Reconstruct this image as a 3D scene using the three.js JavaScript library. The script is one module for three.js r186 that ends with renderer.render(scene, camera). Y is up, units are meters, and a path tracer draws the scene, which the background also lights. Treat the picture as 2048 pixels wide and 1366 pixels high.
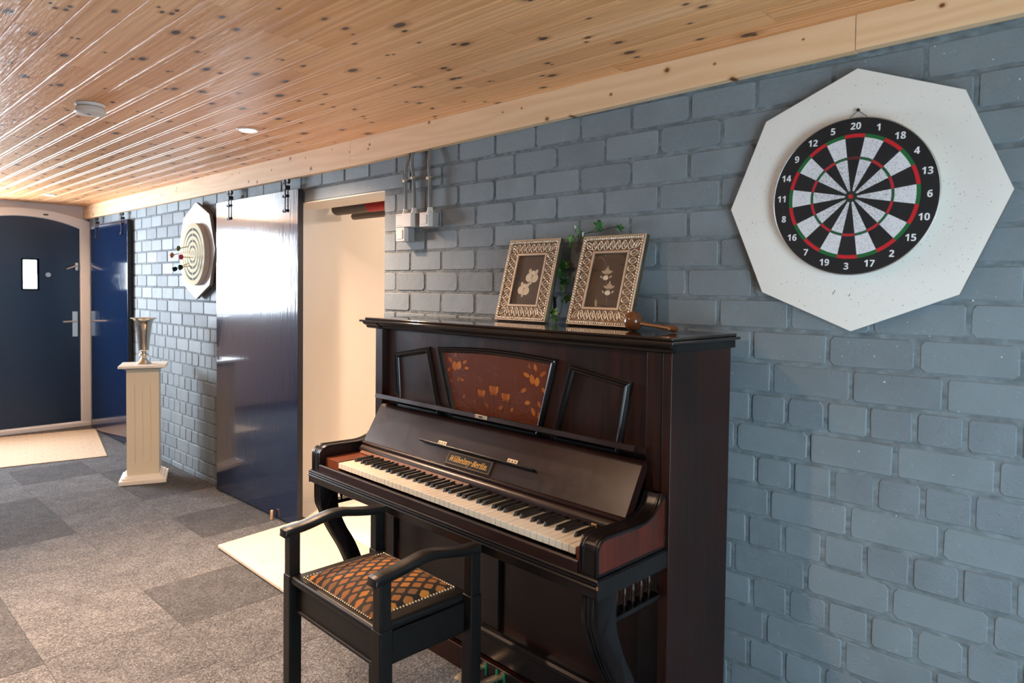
import * as THREE from 'three';
import { RoundedBoxGeometry } from 'three/addons/geometries/RoundedBoxGeometry.js';
import { mergeGeometries, toCreasedNormals } from 'three/addons/utils/BufferGeometryUtils.js';
import { RectAreaLightUniformsLib } from 'three/addons/lights/RectAreaLightUniformsLib.js';
RectAreaLightUniformsLib.init();

// ───────────────────────── camera, sky, area lights, exposure ─────────────────────────
const scene = new THREE.Scene();
const camera = new THREE.PerspectiveCamera(52.43, 2048 / 1366, 0.05, 60);
camera.position.set(2.0905, 1.4106, 2.0671);
camera.rotation.set(-0.031796, 0.764079, 0.01185, 'YXZ');
camera.setViewOffset(2048, 1366, 0, 61.78, 2048, 1366);      // the lens is shifted (upright verticals)
camera.updateMatrixWorld(true);
camera.updateProjectionMatrix();
camera.focus = 2.9; camera.userData.fStop = 4;

const renderer = new THREE.WebGLRenderer({ antialias: true });
renderer.toneMapping = THREE.LinearToneMapping;
renderer.toneMappingExposure = 1.2;
renderer.shadowMap.enabled = true;
renderer.shadowMap.type = THREE.PCFSoftShadowMap;

scene.background = new THREE.Color().setRGB(6.0, 6.8, 7.4);   // bright hazy sky outside the windows

function areaLight(name, x, y, z, w, h, turn, rgb, k) {       // daylight in a window opening
  const l = new THREE.RectAreaLight(new THREE.Color().setRGB(...rgb), k, w, h);
  l.name = name; l.position.set(x, y, z); l.rotation.y = turn; scene.add(l);
  return l;
}
areaLight('daylight_far_window', -5.79, 1.56, 1.65, 1.06, 0.86, -Math.PI / 2, [0.76, 0.88, 1.0], 56);
areaLight('daylight_garden_door', 2.79, 0.92, 1.25, 0.92, 1.60, Math.PI / 2, [0.46, 0.80, 1.0], 4.1);

// ───────────────────────── helpers ─────────────────────────
let seed = 7;
const rnd = () => { seed = (seed * 1664525 + 1013904223) >>> 0; return seed / 4294967296; };
const rr = (a, b) => a + (b - a) * rnd();
const V = (x, y, z) => new THREE.Vector3(x, y, z);
const PI = Math.PI;

function hash(x, y, s) { let h = (x * 374761393 + y * 668265263 + s * 2147483647) | 0; h = Math.imul(h ^ (h >>> 13), 1274126177); return ((h ^ (h >>> 16)) >>> 0) / 4294967296; }
function vnoise(x, y, px, py, s) {          // periodic value noise
  const ix = Math.floor(x), iy = Math.floor(y), fx = x - ix, fy = y - iy;
  const u = fx * fx * (3 - 2 * fx), v = fy * fy * (3 - 2 * fy);
  const m = (a, p) => ((a % p) + p) % p;
  const a = hash(m(ix, px), m(iy, py), s), b = hash(m(ix + 1, px), m(iy, py), s), c = hash(m(ix, px), m(iy + 1, py), s), d = hash(m(ix + 1, px), m(iy + 1, py), s);
  return a + (b - a) * u + (c - a) * v + (a - b - c + d) * u * v;
}
function fbm(x, y, px, py, s, o = 4) { let t = 0, a = 0.5, n = 0; for (let i = 0; i < o; i++) { t += a * vnoise(x, y, px, py, s + i * 17); n += a; x *= 2; y *= 2; px *= 2; py *= 2; a *= 0.5; } return t / n; }
const clamp = (x, a = 0, b = 1) => Math.min(b, Math.max(a, x));
const sst = (a, b, x) => { const t = clamp((x - a) / (b - a)); return t * t * (3 - 2 * t); };
const mix = (a, b, t) => a + (b - a) * t;

function dataTex(w, h, fn, { size = [1, 1], srgb = true } = {}) {      // fn(u,v) -> [r,g,b] 0..1 ; size in metres
  const d = new Uint8Array(w * h * 4);
  for (let y = 0; y < h; y++) for (let x = 0; x < w; x++) {
    const c = fn((x + 0.5) / w, (y + 0.5) / h), o = (y * w + x) * 4;
    if (typeof c === 'number') { d[o] = d[o + 1] = d[o + 2] = clamp(c) * 255; } else { d[o] = clamp(c[0]) * 255; d[o + 1] = clamp(c[1]) * 255; d[o + 2] = clamp(c[2]) * 255; }
    d[o + 3] = 255;
  }
  const t = new THREE.DataTexture(d, w, h);
  t.magFilter = THREE.LinearFilter; t.minFilter = THREE.LinearMipmapLinearFilter; t.generateMipmaps = true;
  t.wrapS = t.wrapT = THREE.RepeatWrapping; t.repeat.set(1 / size[0], 1 / size[1]);
  if (srgb) t.colorSpace = THREE.SRGBColorSpace;
  t.needsUpdate = true;
  return t;
}
function canvasTex(w, h, draw, srgb = true) {
  const c = document.createElement('canvas'); c.width = w; c.height = h;
  draw(c.getContext('2d'), w, h);
  const t = new THREE.CanvasTexture(c); if (srgb) t.colorSpace = THREE.SRGBColorSpace; t.anisotropy = 8;
  return t;
}
const mat = (o) => new THREE.MeshPhysicalMaterial(o);
const lin = (r, g, b) => new THREE.Color().setRGB(r, g, b);

// uv in metres from the dominant axis of each face; g = grain axis (u runs along it)
function uvm(geo, g = 0, off = [0, 0]) {
  const q = geo.index ? geo.toNonIndexed() : geo, p = q.attributes.position, n = q.attributes.normal, uv = new Float32Array(p.count * 2);
  const e1 = V(), e2 = V(), a = V(), b = V(), c = V();
  for (let i = 0; i < p.count; i += 3) {
    a.fromBufferAttribute(p, i); b.fromBufferAttribute(p, i + 1); c.fromBufferAttribute(p, i + 2);
    e1.subVectors(b, a); e2.subVectors(c, a); e1.cross(e2);
    const m = [Math.abs(e1.x), Math.abs(e1.y), Math.abs(e1.z)], d = m.indexOf(Math.max(...m));
    let A, B; if (d === g) { A = (d + 1) % 3; B = (d + 2) % 3; } else { A = g; B = 3 - d - g; }
    for (let k = 0; k < 3; k++) { uv[(i + k) * 2] = p.getComponent(i + k, A) + off[0]; uv[(i + k) * 2 + 1] = p.getComponent(i + k, B) + off[1]; }
  }
  q.setAttribute('uv', new THREE.BufferAttribute(uv, 2));
  return q;
}
const box = (w, h, d, x = 0, y = 0, z = 0) => new THREE.BoxGeometry(w, h, d).translate(x, y, z);
const bx = (x0, x1, y0, y1, z0, z1) => box(x1 - x0, y1 - y0, z1 - z0, (x0 + x1) / 2, (y0 + y1) / 2, (z0 + z1) / 2);
function rb(x0, x1, y0, y1, z0, z1, r = 0.003, s = 1) {
  const w = x1 - x0, h = y1 - y0, d = z1 - z0;
  return new RoundedBoxGeometry(w, h, d, s, Math.min(r, w / 2.01, h / 2.01, d / 2.01)).translate((x0 + x1) / 2, (y0 + y1) / 2, (z0 + z1) / 2);
}
const cyl = (r0, r1, h, n = 16) => new THREE.CylinderGeometry(r0, r1, h, n);
function between(a, b, r0, r1, n = 10) {
  const d = V().subVectors(b, a), g = cyl(r1, r0, d.length(), n);
  g.applyQuaternion(new THREE.Quaternion().setFromUnitVectors(V(0, 1, 0), d.clone().normalize())).translate((a.x + b.x) / 2, (a.y + b.y) / 2, (a.z + b.z) / 2);
  return g;
}
const tube = (pts, r, seg = 24, rad = 8) => new THREE.TubeGeometry(new THREE.CatmullRomCurve3(pts), seg, r, rad, false);
const lathe = (pts, n = 32) => new THREE.LatheGeometry(pts.map((p) => new THREE.Vector2(p[0], p[1])), n);
const shapeOf = (pts) => new THREE.Shape(pts.map((p) => new THREE.Vector2(p[0], p[1])));
const XM = new THREE.Matrix4().makeBasis(V(0, 0, 1), V(0, 1, 0), V(-1, 0, 0));     // shape (z, y) extruded along x
function alongX(shape, x0, x1, bevel = 0) {
  const s = Array.isArray(shape) ? shapeOf(shape) : shape;
  return new THREE.ExtrudeGeometry(s, { depth: x1 - x0 - 2 * bevel, bevelEnabled: bevel > 0, bevelSize: bevel, bevelThickness: bevel, bevelOffset: -bevel, bevelSegments: 2, curveSegments: 16 }).translate(0, 0, bevel).applyMatrix4(XM).translate(x1, 0, 0);
}
function alongZ(shape, z0, z1, bevel = 0) {
  const s = Array.isArray(shape) ? shapeOf(shape) : shape;
  return new THREE.ExtrudeGeometry(s, { depth: z1 - z0 - 2 * bevel, bevelEnabled: bevel > 0, bevelSize: bevel, bevelThickness: bevel, bevelOffset: -bevel, bevelSegments: 2, curveSegments: 16 }).translate(0, 0, z0 + bevel);
}
// a moulding that follows a closed polygon in the xy plane, with mitred corners; profile: [inset, z] pairs
function mould(poly, profile, closed = true) {
  const n = poly.length, nor = [];
  let area = 0; for (let i = 0; i < n; i++) { const a = poly[i], b = poly[(i + 1) % n]; area += a[0] * b[1] - b[0] * a[1]; }
  const sg = area > 0 ? 1 : -1;
  for (let i = 0; i < n; i++) {
    const p = poly[(i + n - 1) % n], c = poly[i], q = poly[(i + 1) % n];
    const n1 = [-(c[1] - p[1]) * sg, (c[0] - p[0]) * sg], n2 = [-(q[1] - c[1]) * sg, (q[0] - c[0]) * sg];
    const l1 = Math.hypot(...n1), l2 = Math.hypot(...n2); n1[0] /= l1; n1[1] /= l1; n2[0] /= l2; n2[1] /= l2;
    const s = [n1[0] + n2[0], n1[1] + n2[1]], k = 1 + n1[0] * n2[0] + n1[1] * n2[1];
    nor.push([s[0] / k, s[1] / k]);
  }
  const pos = [], P = (i, j) => [poly[i][0] + nor[i][0] * profile[j][0], poly[i][1] + nor[i][1] * profile[j][0], profile[j][1]];
  for (let i = 0; i < (closed ? n : n - 1); i++) for (let j = 0; j < profile.length - 1; j++) {
    const k = (i + 1) % n, a = P(i, j), b = P(k, j), c = P(k, j + 1), d = P(i, j + 1);
    const t = sg > 0 ? [a, b, c, a, c, d] : [a, c, b, a, d, c];
    for (const v of t) pos.push(...v);
  }
  const g = new THREE.BufferGeometry();
  g.setAttribute('position', new THREE.BufferAttribute(new Float32Array(pos), 3));
  g.computeVertexNormals();
  return uvm(g);
}
const strip = (g) => { const q = g.index ? g.toNonIndexed() : g; for (const k of Object.keys(q.attributes)) if (!['position', 'normal', 'uv'].includes(k)) q.deleteAttribute(k); if (!q.attributes.uv) uvm(q); return q; };
const join = (list) => list.length === 1 ? strip(list[0]) : mergeGeometries(list.map(strip));
const used = new Map();
function numbered(name) { const k = used.get(name) ?? 0; used.set(name, k + 1); return k ? name + '_' + String(k).padStart(3, '0') : name; }
function mesh(name, geos, m, parent = scene, label) {
  const o = new THREE.Mesh(join([].concat(geos)), m);
  o.name = parent === scene ? numbered(name) : name; o.castShadow = o.receiveShadow = true; parent.add(o);
  if (label) o.userData.label = label;
  return o;
}
function share(name, geo, m, parent) { const o = new THREE.Mesh(geo, m); o.name = name; o.castShadow = o.receiveShadow = true; parent.add(o); return o; }
function tag(o, label, category, group) { o.userData.label = label; o.userData.category = category; if (group) o.userData.group = group; return o; }
function thing(name, label, category, group) { const o = new THREE.Group(); o.name = numbered(name); scene.add(o); return tag(o, label, category, group); }
function structure(name, label) { const o = new THREE.Group(); o.name = name; o.userData.kind = 'structure'; if (label) o.userData.label = label; scene.add(o); return o; }
function structMesh(name, geos, m, label) { const o = mesh(name, geos, m); o.userData.kind = 'structure'; if (label) o.userData.label = label; return o; }

// the piano stands a little askew: local frame at its right back foot, x along the case, z towards the player
const PO = V(1.101, 0, 0.055), PA = -0.026035;
const inPiano = (x, y, z) => V(x, y, z).applyAxisAngle(V(0, 1, 0), PA).add(PO);
function seat(o, x, y, z, turn = 0, lean = 0) { o.position.copy(inPiano(x, y, z)); o.rotation.set(lean, PA + turn, 0, 'YXZ'); return o; }

// ───────────────────────── textures ─────────────────────────
// pine ceiling boards: 8 boards above each other, 4 m long
const knotList = [];
for (let r = 0; r < 8; r++) { let x = rr(0, 0.3); while (x < 4) { const big = rnd(); knotList.push([r, x, rr(0.018, 0.074), big < 0.35 ? rr(0.009, 0.015) : rr(0.004, 0.009)]); if (rnd() < 0.55) knotList.push([r, x + rr(-0.03, 0.03), rr(0.014, 0.078), rr(0.003, 0.007)]); x += rr(0.16, 0.5); } }
const boardTone = [0.0, 0.18, -0.16, 0.1, -0.08, 0.24, 0.02, -0.2];
const pineFn = (u, v) => {
  const row = Math.floor(v * 8), y = (v * 8 - row) * 0.106, x = u * 4;
  let bend = 0, dark = 0, ringd = 0;
  for (const [kr, kx, ky, ks] of knotList) {
    if (kr !== row) continue;
    let dx = x - kx; if (dx > 2) dx -= 4; if (dx < -2) dx += 4;
    if (Math.abs(dx) > 0.12) continue;
    const dy = y - ky, d = Math.hypot(dx * 0.55, dy) / ks;
    bend += Math.sign(dy || 1) * ks * 1.3 * Math.exp(-(dx * dx) / (ks * ks * 14)) * Math.exp(-Math.abs(dy) / (ks * 2.5));
    dark = Math.max(dark, 1 - sst(0.75, 1.15, d));
    ringd = Math.max(ringd, 0.35 * (1 - sst(1, 2.6, d)));
  }
  const yy = y - bend, wob = 0.006 * (fbm(u * 8, row + v * 2, 8, 64, 3, 2) - 0.5);
  const rings = Math.sin((yy + wob * 2.5) * (210 + 120 * hash(row, 1, 5)) + 13 * fbm(u * 5, yy * 22, 5, 32, row + 9, 3));
  const g = 0.5 + 0.5 * rings, fine = fbm(u * 40, y * 900, 40, 128, 31, 2);
  const t = boardTone[row] + (g - 0.5) * 0.26 * (0.4 + fbm(u * 7, row, 7, 8, 5, 2)) + (fine - 0.5) * 0.3 + (fbm(u * 4, row * 8 + y * 90, 4, 128, 77, 3) - 0.5) * 1.1;
  let c = [0.92 - 0.14 * t, 0.68 - 0.18 * t, 0.47 - 0.2 * t];
  c = c.map((q, i) => mix(q, [0.58, 0.34, 0.18][i], ringd));
  c = c.map((q, i) => mix(q, [0.22, 0.115, 0.07][i], dark * 0.93));
  return c;
};
const pineMap = dataTex(2048, 1024, pineFn, { size: [4, 0.848] });
const pineGrain = dataTex(1024, 1024, (u, v) => { const t = 0.7 * (0.6 * vnoise(u * 160, v * 1024, 160, 1024, 301) + 0.4 * vnoise(u * 60, v * 400, 60, 400, 305) - 0.5); return [0.5, 0.5 + 0.5 * t, 0.5 + 0.5 * Math.sqrt(1 - t * t)]; }, { size: [4, 0.848], srgb: false });   // ridges of hard summer wood under the lacquer
// pale planed spruce for the beam
const beamKnots = []; for (let i = 0; i < 17; i++) beamKnots.push([rr(0, 4), rr(0.01, 0.13), rr(0.003, 0.009)]);
const beamMap = dataTex(2048, 256, (u, v) => {
  const x = u * 4, y = v * 0.145; let dark = 0, halo = 0, bend = 0;
  for (const [kx, ky, ks] of beamKnots) { const dx = x - kx, dy = y - ky; if (Math.abs(dx) > 0.1) continue; const d = Math.hypot(dx * 0.8, dy) / ks; dark = Math.max(dark, 1 - sst(0.6, 1.1, d)); halo = Math.max(halo, 1 - sst(1, 2.2, d)); bend += Math.sign(dy) * ks * Math.exp(-d * 0.5); }
  const w = fbm(u * 7, v * 2, 7, 2, 40, 3), g = Math.sin((y - bend) * 130 + w * 16);
  const f = fbm(u * 60, v * 40, 60, 40, 8, 2), t = (g * 0.5) * (0.35 + 0.5 * fbm(u * 5, v * 3, 5, 3, 12, 2)) + (f - 0.5) * 0.3;
  let c = [0.95 - 0.045 * t, 0.79 - 0.075 * t, 0.615 - 0.1 * t];
  c = c.map((q, i) => mix(q, [0.80, 0.60, 0.40][i], halo * 0.5)); c = c.map((q, i) => mix(q, [0.50, 0.29, 0.16][i], dark));
  return c;
}, { size: [4, 0.145] });
// carpet: looped pile, mottled fibres
const carpetFn = (r, g, b, s) => dataTex(512, 512, (u, v) => {
  const n = fbm(u * 90, v * 90, 90, 90, s, 2), m = fbm(u * 220, v * 220, 220, 220, s + 3, 1), l = fbm(u * 6, v * 6, 6, 6, s + 9, 3);
  const k = 0.45 + 0.75 * n + 0.55 * (m - 0.5) + 0.25 * (l - 0.5); return [r * k, g * k, b * k];
}, { size: [0.475, 0.475] });
const carpetA = carpetFn(0.415, 0.42, 0.435, 1), carpetB = carpetFn(0.30, 0.305, 0.32, 5), carpetC = carpetFn(0.385, 0.39, 0.405, 11);
const carpetBump = dataTex(512, 512, (u, v) => 0.65 * fbm(u * 90, v * 90, 90, 90, 1, 2) + 0.35 * fbm(u * 220, v * 220, 220, 220, 4, 1), { size: [0.475, 0.475], srgb: false });
// masonry
const brickBump = dataTex(512, 512, (u, v) => 0.55 * fbm(u * 14, v * 14, 14, 14, 2, 4) + 0.45 * fbm(u * 70, v * 70, 70, 70, 6, 2), { size: [0.3, 0.3], srgb: false });
const mortarBump = dataTex(512, 512, (u, v) => fbm(u * 60, v * 60, 60, 60, 21, 3), { size: [0.3, 0.3], srgb: false });
const paintMap = dataTex(512, 512, (u, v) => { const n = fbm(u * 9, v * 9, 9, 9, 5, 4), sp = fbm(u * 120, v * 120, 120, 120, 8, 1) > 0.93 ? 0.06 : 0; const k = 0.95 + 0.1 * n; return [0.478 * k + sp, 0.520 * k + sp, 0.548 * k + sp]; }, { size: [0.7, 0.7] });
const mortarMap = dataTex(512, 512, (u, v) => { const n = fbm(u * 50, v * 50, 50, 50, 15, 3); const k = 0.76 + 0.40 * n; return [0.460 * k, 0.498 * k, 0.520 * k]; }, { size: [0.3, 0.3] });
// mahogany (dark, red) and ebonised wood
const mahogFn = (c0, c1) => dataTex(1024, 512, (u, v) => {
  const s = fbm(u * 3, v * 46, 3, 46, 61, 4), f = fbm(u * 12, v * 220, 12, 220, 67, 2), b = fbm(u * 3, v * 5, 3, 5, 71, 2);
  const t = clamp(0.2 + 0.75 * (s - 0.25) + 0.45 * (f - 0.5) + 0.5 * (b - 0.5));
  return c0.map((q, i) => mix(q, c1[i], t));
}, { size: [1.2, 0.6] });
const mahogMap = mahogFn([0.075, 0.027, 0.022], [0.20, 0.072, 0.048]);
const caseMap = mahogFn([0.062, 0.020, 0.012], [0.255, 0.098, 0.042]);
const cheekMap = mahogFn([0.20, 0.065, 0.035], [0.44, 0.16, 0.07]);
const smudge = dataTex(512, 512, (u, v) => { const n = fbm(u * 6, v * 6, 6, 6, 91, 4), d = fbm(u * 60, v * 60, 60, 60, 95, 2); return 0.33 + 0.14 * (n - 0.5) + 0.05 * (d - 0.5); }, { size: [0.9, 0.9], srgb: false });
const brushBump = dataTex(512, 512, (u, v) => 0.75 * fbm(u * 5, v * 70, 5, 70, 111, 3) + 0.25 * fbm(u * 14, v * 14, 14, 14, 115, 2), { size: [0.9, 0.5], srgb: false });
const plasterBump = dataTex(512, 512, (u, v) => fbm(u * 24, v * 24, 24, 24, 131, 4), { size: [0.5, 0.5], srgb: false });

// ───────────────────────── materials ─────────────────────────
const M = {
  brick: mat({ map: paintMap, bumpMap: brickBump, bumpScale: 0.0016, roughness: 0.62 }),
  brick2: mat({ map: paintMap, color: lin(0.92, 0.92, 0.93), bumpMap: brickBump, bumpScale: 0.002, roughness: 0.66 }),
  brick3: mat({ map: paintMap, color: lin(1.05, 1.05, 1.04), bumpMap: brickBump, bumpScale: 0.0014, roughness: 0.58 }),
  mortar: mat({ map: mortarMap, bumpMap: mortarBump, bumpScale: 0.004, roughness: 0.9 }),
  cream: mat({ color: lin(0.80, 0.745, 0.675), bumpMap: plasterBump, bumpScale: 0.0006, roughness: 0.7 }),
  plaster: mat({ color: lin(0.76, 0.73, 0.76), bumpMap: plasterBump, bumpScale: 0.001, roughness: 0.8 }),
  slate: mat({ color: lin(0.10, 0.11, 0.13), bumpMap: plasterBump, bumpScale: 0.001, roughness: 0.8 }),
  carpets: [carpetA, carpetB, carpetC].map((map) => mat({ map, bumpMap: carpetBump, bumpScale: 0.006, roughness: 0.95, sheen: 0.25, sheenRoughness: 0.6, sheenColor: lin(0.5, 0.5, 0.55) })),
  pine: mat({ map: pineMap, normalMap: pineGrain, roughness: 0.42 }),
  beam: mat({ map: beamMap, roughness: 0.6 }),
  dark: mat({ color: lin(0.02, 0.02, 0.02), roughness: 0.8 }),
  white: mat({ color: lin(0.80, 0.78, 0.78), roughness: 0.4 }),
  whiteFrame: mat({ color: lin(0.84, 0.82, 0.84), roughness: 0.35 }),
  navy: mat({ color: lin(0.003, 0.019, 0.062), roughness: 0.34, bumpMap: brushBump, bumpScale: 0.0004 }),
  gloss: mat({ color: lin(0.0016, 0.010, 0.042), roughness: 0.12, bumpMap: brushBump, bumpScale: 0.0006, clearcoat: 0.6, clearcoatRoughness: 0.05 }),
  edge: mat({ color: lin(0.008, 0.009, 0.014), roughness: 0.5 }),
  glass: mat({ color: lin(1, 1, 1), transmission: 1, thickness: 0, roughness: 0.02, ior: 1.5 }),
  mahog: mat({ map: mahogMap, roughnessMap: smudge, roughness: 1, specularIntensity: 0.9 }),
  cheekWood: mat({ map: cheekMap, roughnessMap: smudge, roughness: 1 }),
  caseWood: mat({ map: caseMap, roughnessMap: smudge, roughness: 1, specularIntensity: 0.9 }),
  ebony: mat({ color: lin(0.007, 0.005, 0.005), roughness: 0.26, specularIntensity: 0.8 }),
  lid: mat({ color: lin(0.014, 0.008, 0.006), roughness: 0.10, clearcoat: 0.5, clearcoatRoughness: 0.04 }),
  ivory: mat({ color: lin(0.80, 0.72, 0.60), roughness: 0.28 }),
  ivoryFront: mat({ color: lin(0.72, 0.70, 0.60), roughness: 0.4 }),
  keyBlack: mat({ color: lin(0.010, 0.010, 0.012), roughness: 0.3 }),
  redWood: mat({ color: lin(0.16, 0.045, 0.02), roughness: 0.35 }),
  brass: mat({ color: lin(0.62, 0.42, 0.18), metalness: 1, roughness: 0.35 }),
  paleBrass: mat({ color: lin(0.62, 0.50, 0.34), metalness: 0.9, roughness: 0.4 }),
  silver: mat({ color: lin(0.72, 0.66, 0.58), metalness: 1, roughness: 0.16 }),
  steel: mat({ color: lin(0.62, 0.62, 0.64), metalness: 1, roughness: 0.3 }),
  frameGilt: mat({ color: lin(0.74, 0.63, 0.50), metalness: 0.75, roughness: 0.32 }),
  frameDark: mat({ color: lin(0.20, 0.14, 0.09), metalness: 0.6, roughness: 0.45 }),
  black: mat({ color: lin(0.012, 0.012, 0.012), roughness: 0.45 }),
  chair: mat({ color: lin(0.006, 0.005, 0.0045), roughness: 0.36, specularIntensity: 0.7 }),
  switchW: mat({ color: lin(0.74, 0.71, 0.68), roughness: 0.4 }),
  switchG: mat({ color: lin(0.34, 0.33, 0.32), roughness: 0.5 }),
  cable: mat({ color: lin(0.20, 0.185, 0.17), roughness: 0.45 }),
  leaf: mat({ color: lin(0.025, 0.11, 0.02), roughness: 0.4, side: THREE.DoubleSide }),
  leafPale: mat({ color: lin(0.05, 0.20, 0.03), roughness: 0.4, side: THREE.DoubleSide }),
  stem: mat({ color: lin(0.03, 0.06, 0.02), roughness: 0.6 }),
  mallet: mat({ color: lin(0.16, 0.052, 0.016), roughness: 0.22, clearcoat: 0.4 }),
  hardboard: mat({ color: lin(0.20, 0.15, 0.115), roughness: 0.8 }),
};

// ───────────────────────── brick wall ─────────────────────────
const H = 0.0966, L = 0.2282, Y1 = 1.9685;      // course height, stretcher module, topmost bed joint below the beam
const OX0 = -1.82, OX1 = -0.78, OY = 1.893;     // the doorway in the brick wall
const wallBack = structure('wall_back', 'grey-blue painted brick wall behind the piano');
mesh('mortar_bed', [bx(-5.95, OX0, -0.1, 2.4, -0.22, -0.0032), bx(OX1, 3.2, -0.1, 2.4, -0.22, -0.0032), bx(OX0, OX1, OY, 2.4, -0.22, -0.0032)], M.mortar, wallBack, 'rough sandy mortar');
mesh('lintel', [uvm(rb(-1.95, -0.625, OY + 0.002, 1.962, -0.1, 0.0005, 0.004))], M.brick, wallBack, 'smooth painted concrete lintel over the doorway');
function brickGeo(w, h, v) {                    // a rounded, slightly uneven brick face, 38 triangles
  const s = [0.004, 0.006, 0.008, 0.005, 0.011][v], a = w / 2, b = h / 2, j = (k) => (hash(v, k, 3) - 0.5) * 0.003;
  const o = [[-a + s, -b], [a - s * 1.2, -b + j(1) * 0.5], [a, -b + s], [a + j(2), b - s * 0.9], [a - s, b], [-a + s * 0.8, b + j(3) * 0.5], [-a + j(4), b - s], [-a, -b + s * 1.1]];
  const k = 0.955, f = o.map((p) => [p[0] * (1 - 0.005 / w), p[1] * (1 - 0.005 / h)]), pos = [];
  const tri = (...p) => p.forEach((q) => pos.push(...q));
  for (let i = 1; i < 7; i++) tri([...f[0], 0], [...f[i], 0], [...f[i + 1], 0]);
  for (let i = 0; i < 8; i++) {
    const n = (i + 1) % 8;
    tri([...o[i], -0.0022], [...o[n], -0.0022], [...f[n], 0]); tri([...o[i], -0.0022], [...f[n], 0], [...f[i], 0]);
    tri([...o[i], -0.03], [...o[n], -0.03], [...o[n], -0.0022]); tri([...o[i], -0.03], [...o[n], -0.0022], [...o[i], -0.0022]);
  }
  const g = new THREE.BufferGeometry(); g.setAttribute('position', new THREE.BufferAttribute(new Float32Array(pos), 3)); g.computeVertexNormals();
  return uvm(g, 0, [hash(v, 7, 1) * 0.5, hash(v, 8, 1) * 0.5]);
}
{
  const J = 0.0125, kinds = { s: [0, 1, 2, 3, 4].map((v) => brickGeo(L - J, H - J, v)), h: [0, 1, 2, 3, 4].map((v) => brickGeo(L / 2 - J, H - J, v)) };
  const list = [], pr = V();
  for (let j = -1; j < 21; j++) {
    const yc = Y1 - (j + 0.5) * H, header = j >= 9 && j % 2 === 1, w = header ? L / 2 : L;
    let ph = j < 8 ? (j & 1 ? 0 : 0.5) : header ? [0, 0.2, 0, 0.15, 0.1, 0.2][(j - 9) / 2] : [0.29, 0.8, 0.3, 0.8, 0.28, 0.78, 0.3][(j - 8) / 2];
    for (let n = Math.ceil(-5.8 / w); n < 3.1 / w; n++) {
      let x0 = (n + ph) * w, x1 = x0 + w;
      if (yc < OY + 0.05) {                                        // cut bricks at the jambs
        if (x0 > OX0 - 0.02 && x1 < OX1 + 0.02) continue;
        if (x0 < OX0 && x1 > OX0) x1 = OX0 - 0.001 + J / 2;
        if (x0 < OX1 && x1 > OX1) x0 = OX1 + 0.001 - J / 2;
      }
      if (yc > OY && yc < 1.97) { if (x0 > -1.96 && x1 < -0.6) continue; if (x0 < -0.625 && x1 > -0.625) x0 = -0.62 - J / 2; if (x0 < -1.955 && x1 > -1.955) x1 = -1.955 + J / 2; }
      if (x1 - x0 < 0.03) continue;
      list.push({ x: (x0 + x1) / 2 + rr(-0.0015, 0.0015), y: yc + rr(-0.001, 0.001), sx: (x1 - x0 - J) / (w - J), k: header ? 'h' : 's', v: Math.floor(rnd() * 5), z: rr(-0.0015, 0.001), rz: rr(-0.006, 0.006), m: Math.floor(rnd() * 3), w: x1 - x0 });
    }
  }
  for (const b of list) {                                          // which 300 bricks show largest
    pr.set(b.x, b.y, 0).project(camera);
    const seen = Math.abs(pr.x) < 1 && Math.abs(pr.y) < 1.02 && !(b.x > -0.3 && b.x < 1.08 && b.y < 1.27) && !(b.x > -2.66 && b.x < -1.5 && b.y < 1.95) && b.y < 2.07 && Math.hypot(b.x - 1.44, b.y - 1.665) > 0.3;
    const d = camera.position.distanceTo(V(b.x, b.y, 0)), cs = camera.position.z / d;
    b.a = seen ? b.w * cs / (d * d) : 0;
  }
  list.sort((p, q) => q.a - p.a);
  const mats = [M.brick, M.brick2, M.brick3], rest = [];
  list.forEach((b, i) => {
    const g = kinds[b.k][b.v];
    if (i < 300) { const o = share('brick', g, mats[b.m], wallBack); o.position.set(b.x, b.y, b.z); o.scale.x = b.sx; o.rotation.z = b.rz; } else rest.push(g.clone().scale(b.sx, 1, 1).rotateZ(b.rz).translate(b.x, b.y, b.z));
  });
  const o = mesh('brickwork', rest, M.brick, wallBack, 'smaller, farther bricks of the painted wall'); o.userData.kind = 'stuff';
}
{
  const o = mesh('paint_specks', [[1.425, 1.270, 0.0013], [1.479, 1.268, 0.0011], [1.549, 1.267, 0.0011], [1.410, 1.230, 0.0014], [1.494, 1.236, 0.0018], [1.521, 1.168, 0.0025], [1.783, 1.256, 0.0016], [1.719, 1.394, 0.0024], [1.617, 2.051, 0.0020], [1.639, 2.028, 0.0015], [1.745, 1.990, 0.0015], [1.800, 1.931, 0.0022], [1.461, 0.967, 0.0020], [1.696, 1.109, 0.0016], [1.560, 0.808, 0.0015], [1.798, 1.886, 0.0013], [1.450, 2.048, 0.0013], [1.081, 1.151, 0.0012], [1.626, 1.299, 0.0015], [1.573, 1.333, 0.0012], [1.767, 1.403, 0.0011], [1.348, 1.223, 0.0011], [1.242, 1.218, 0.0011], [1.355, 1.008, 0.0011], [1.689, 0.945, 0.0011], [1.563, 1.988, 0.0011]].map(([x, y, r]) => new THREE.SphereGeometry(r, 6, 4).scale(1, 1, 0.4).translate(x, y, 0.0008)), M.white, wallBack, 'tiny white paint specks'); o.userData.kind = 'stuff';
}
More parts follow.
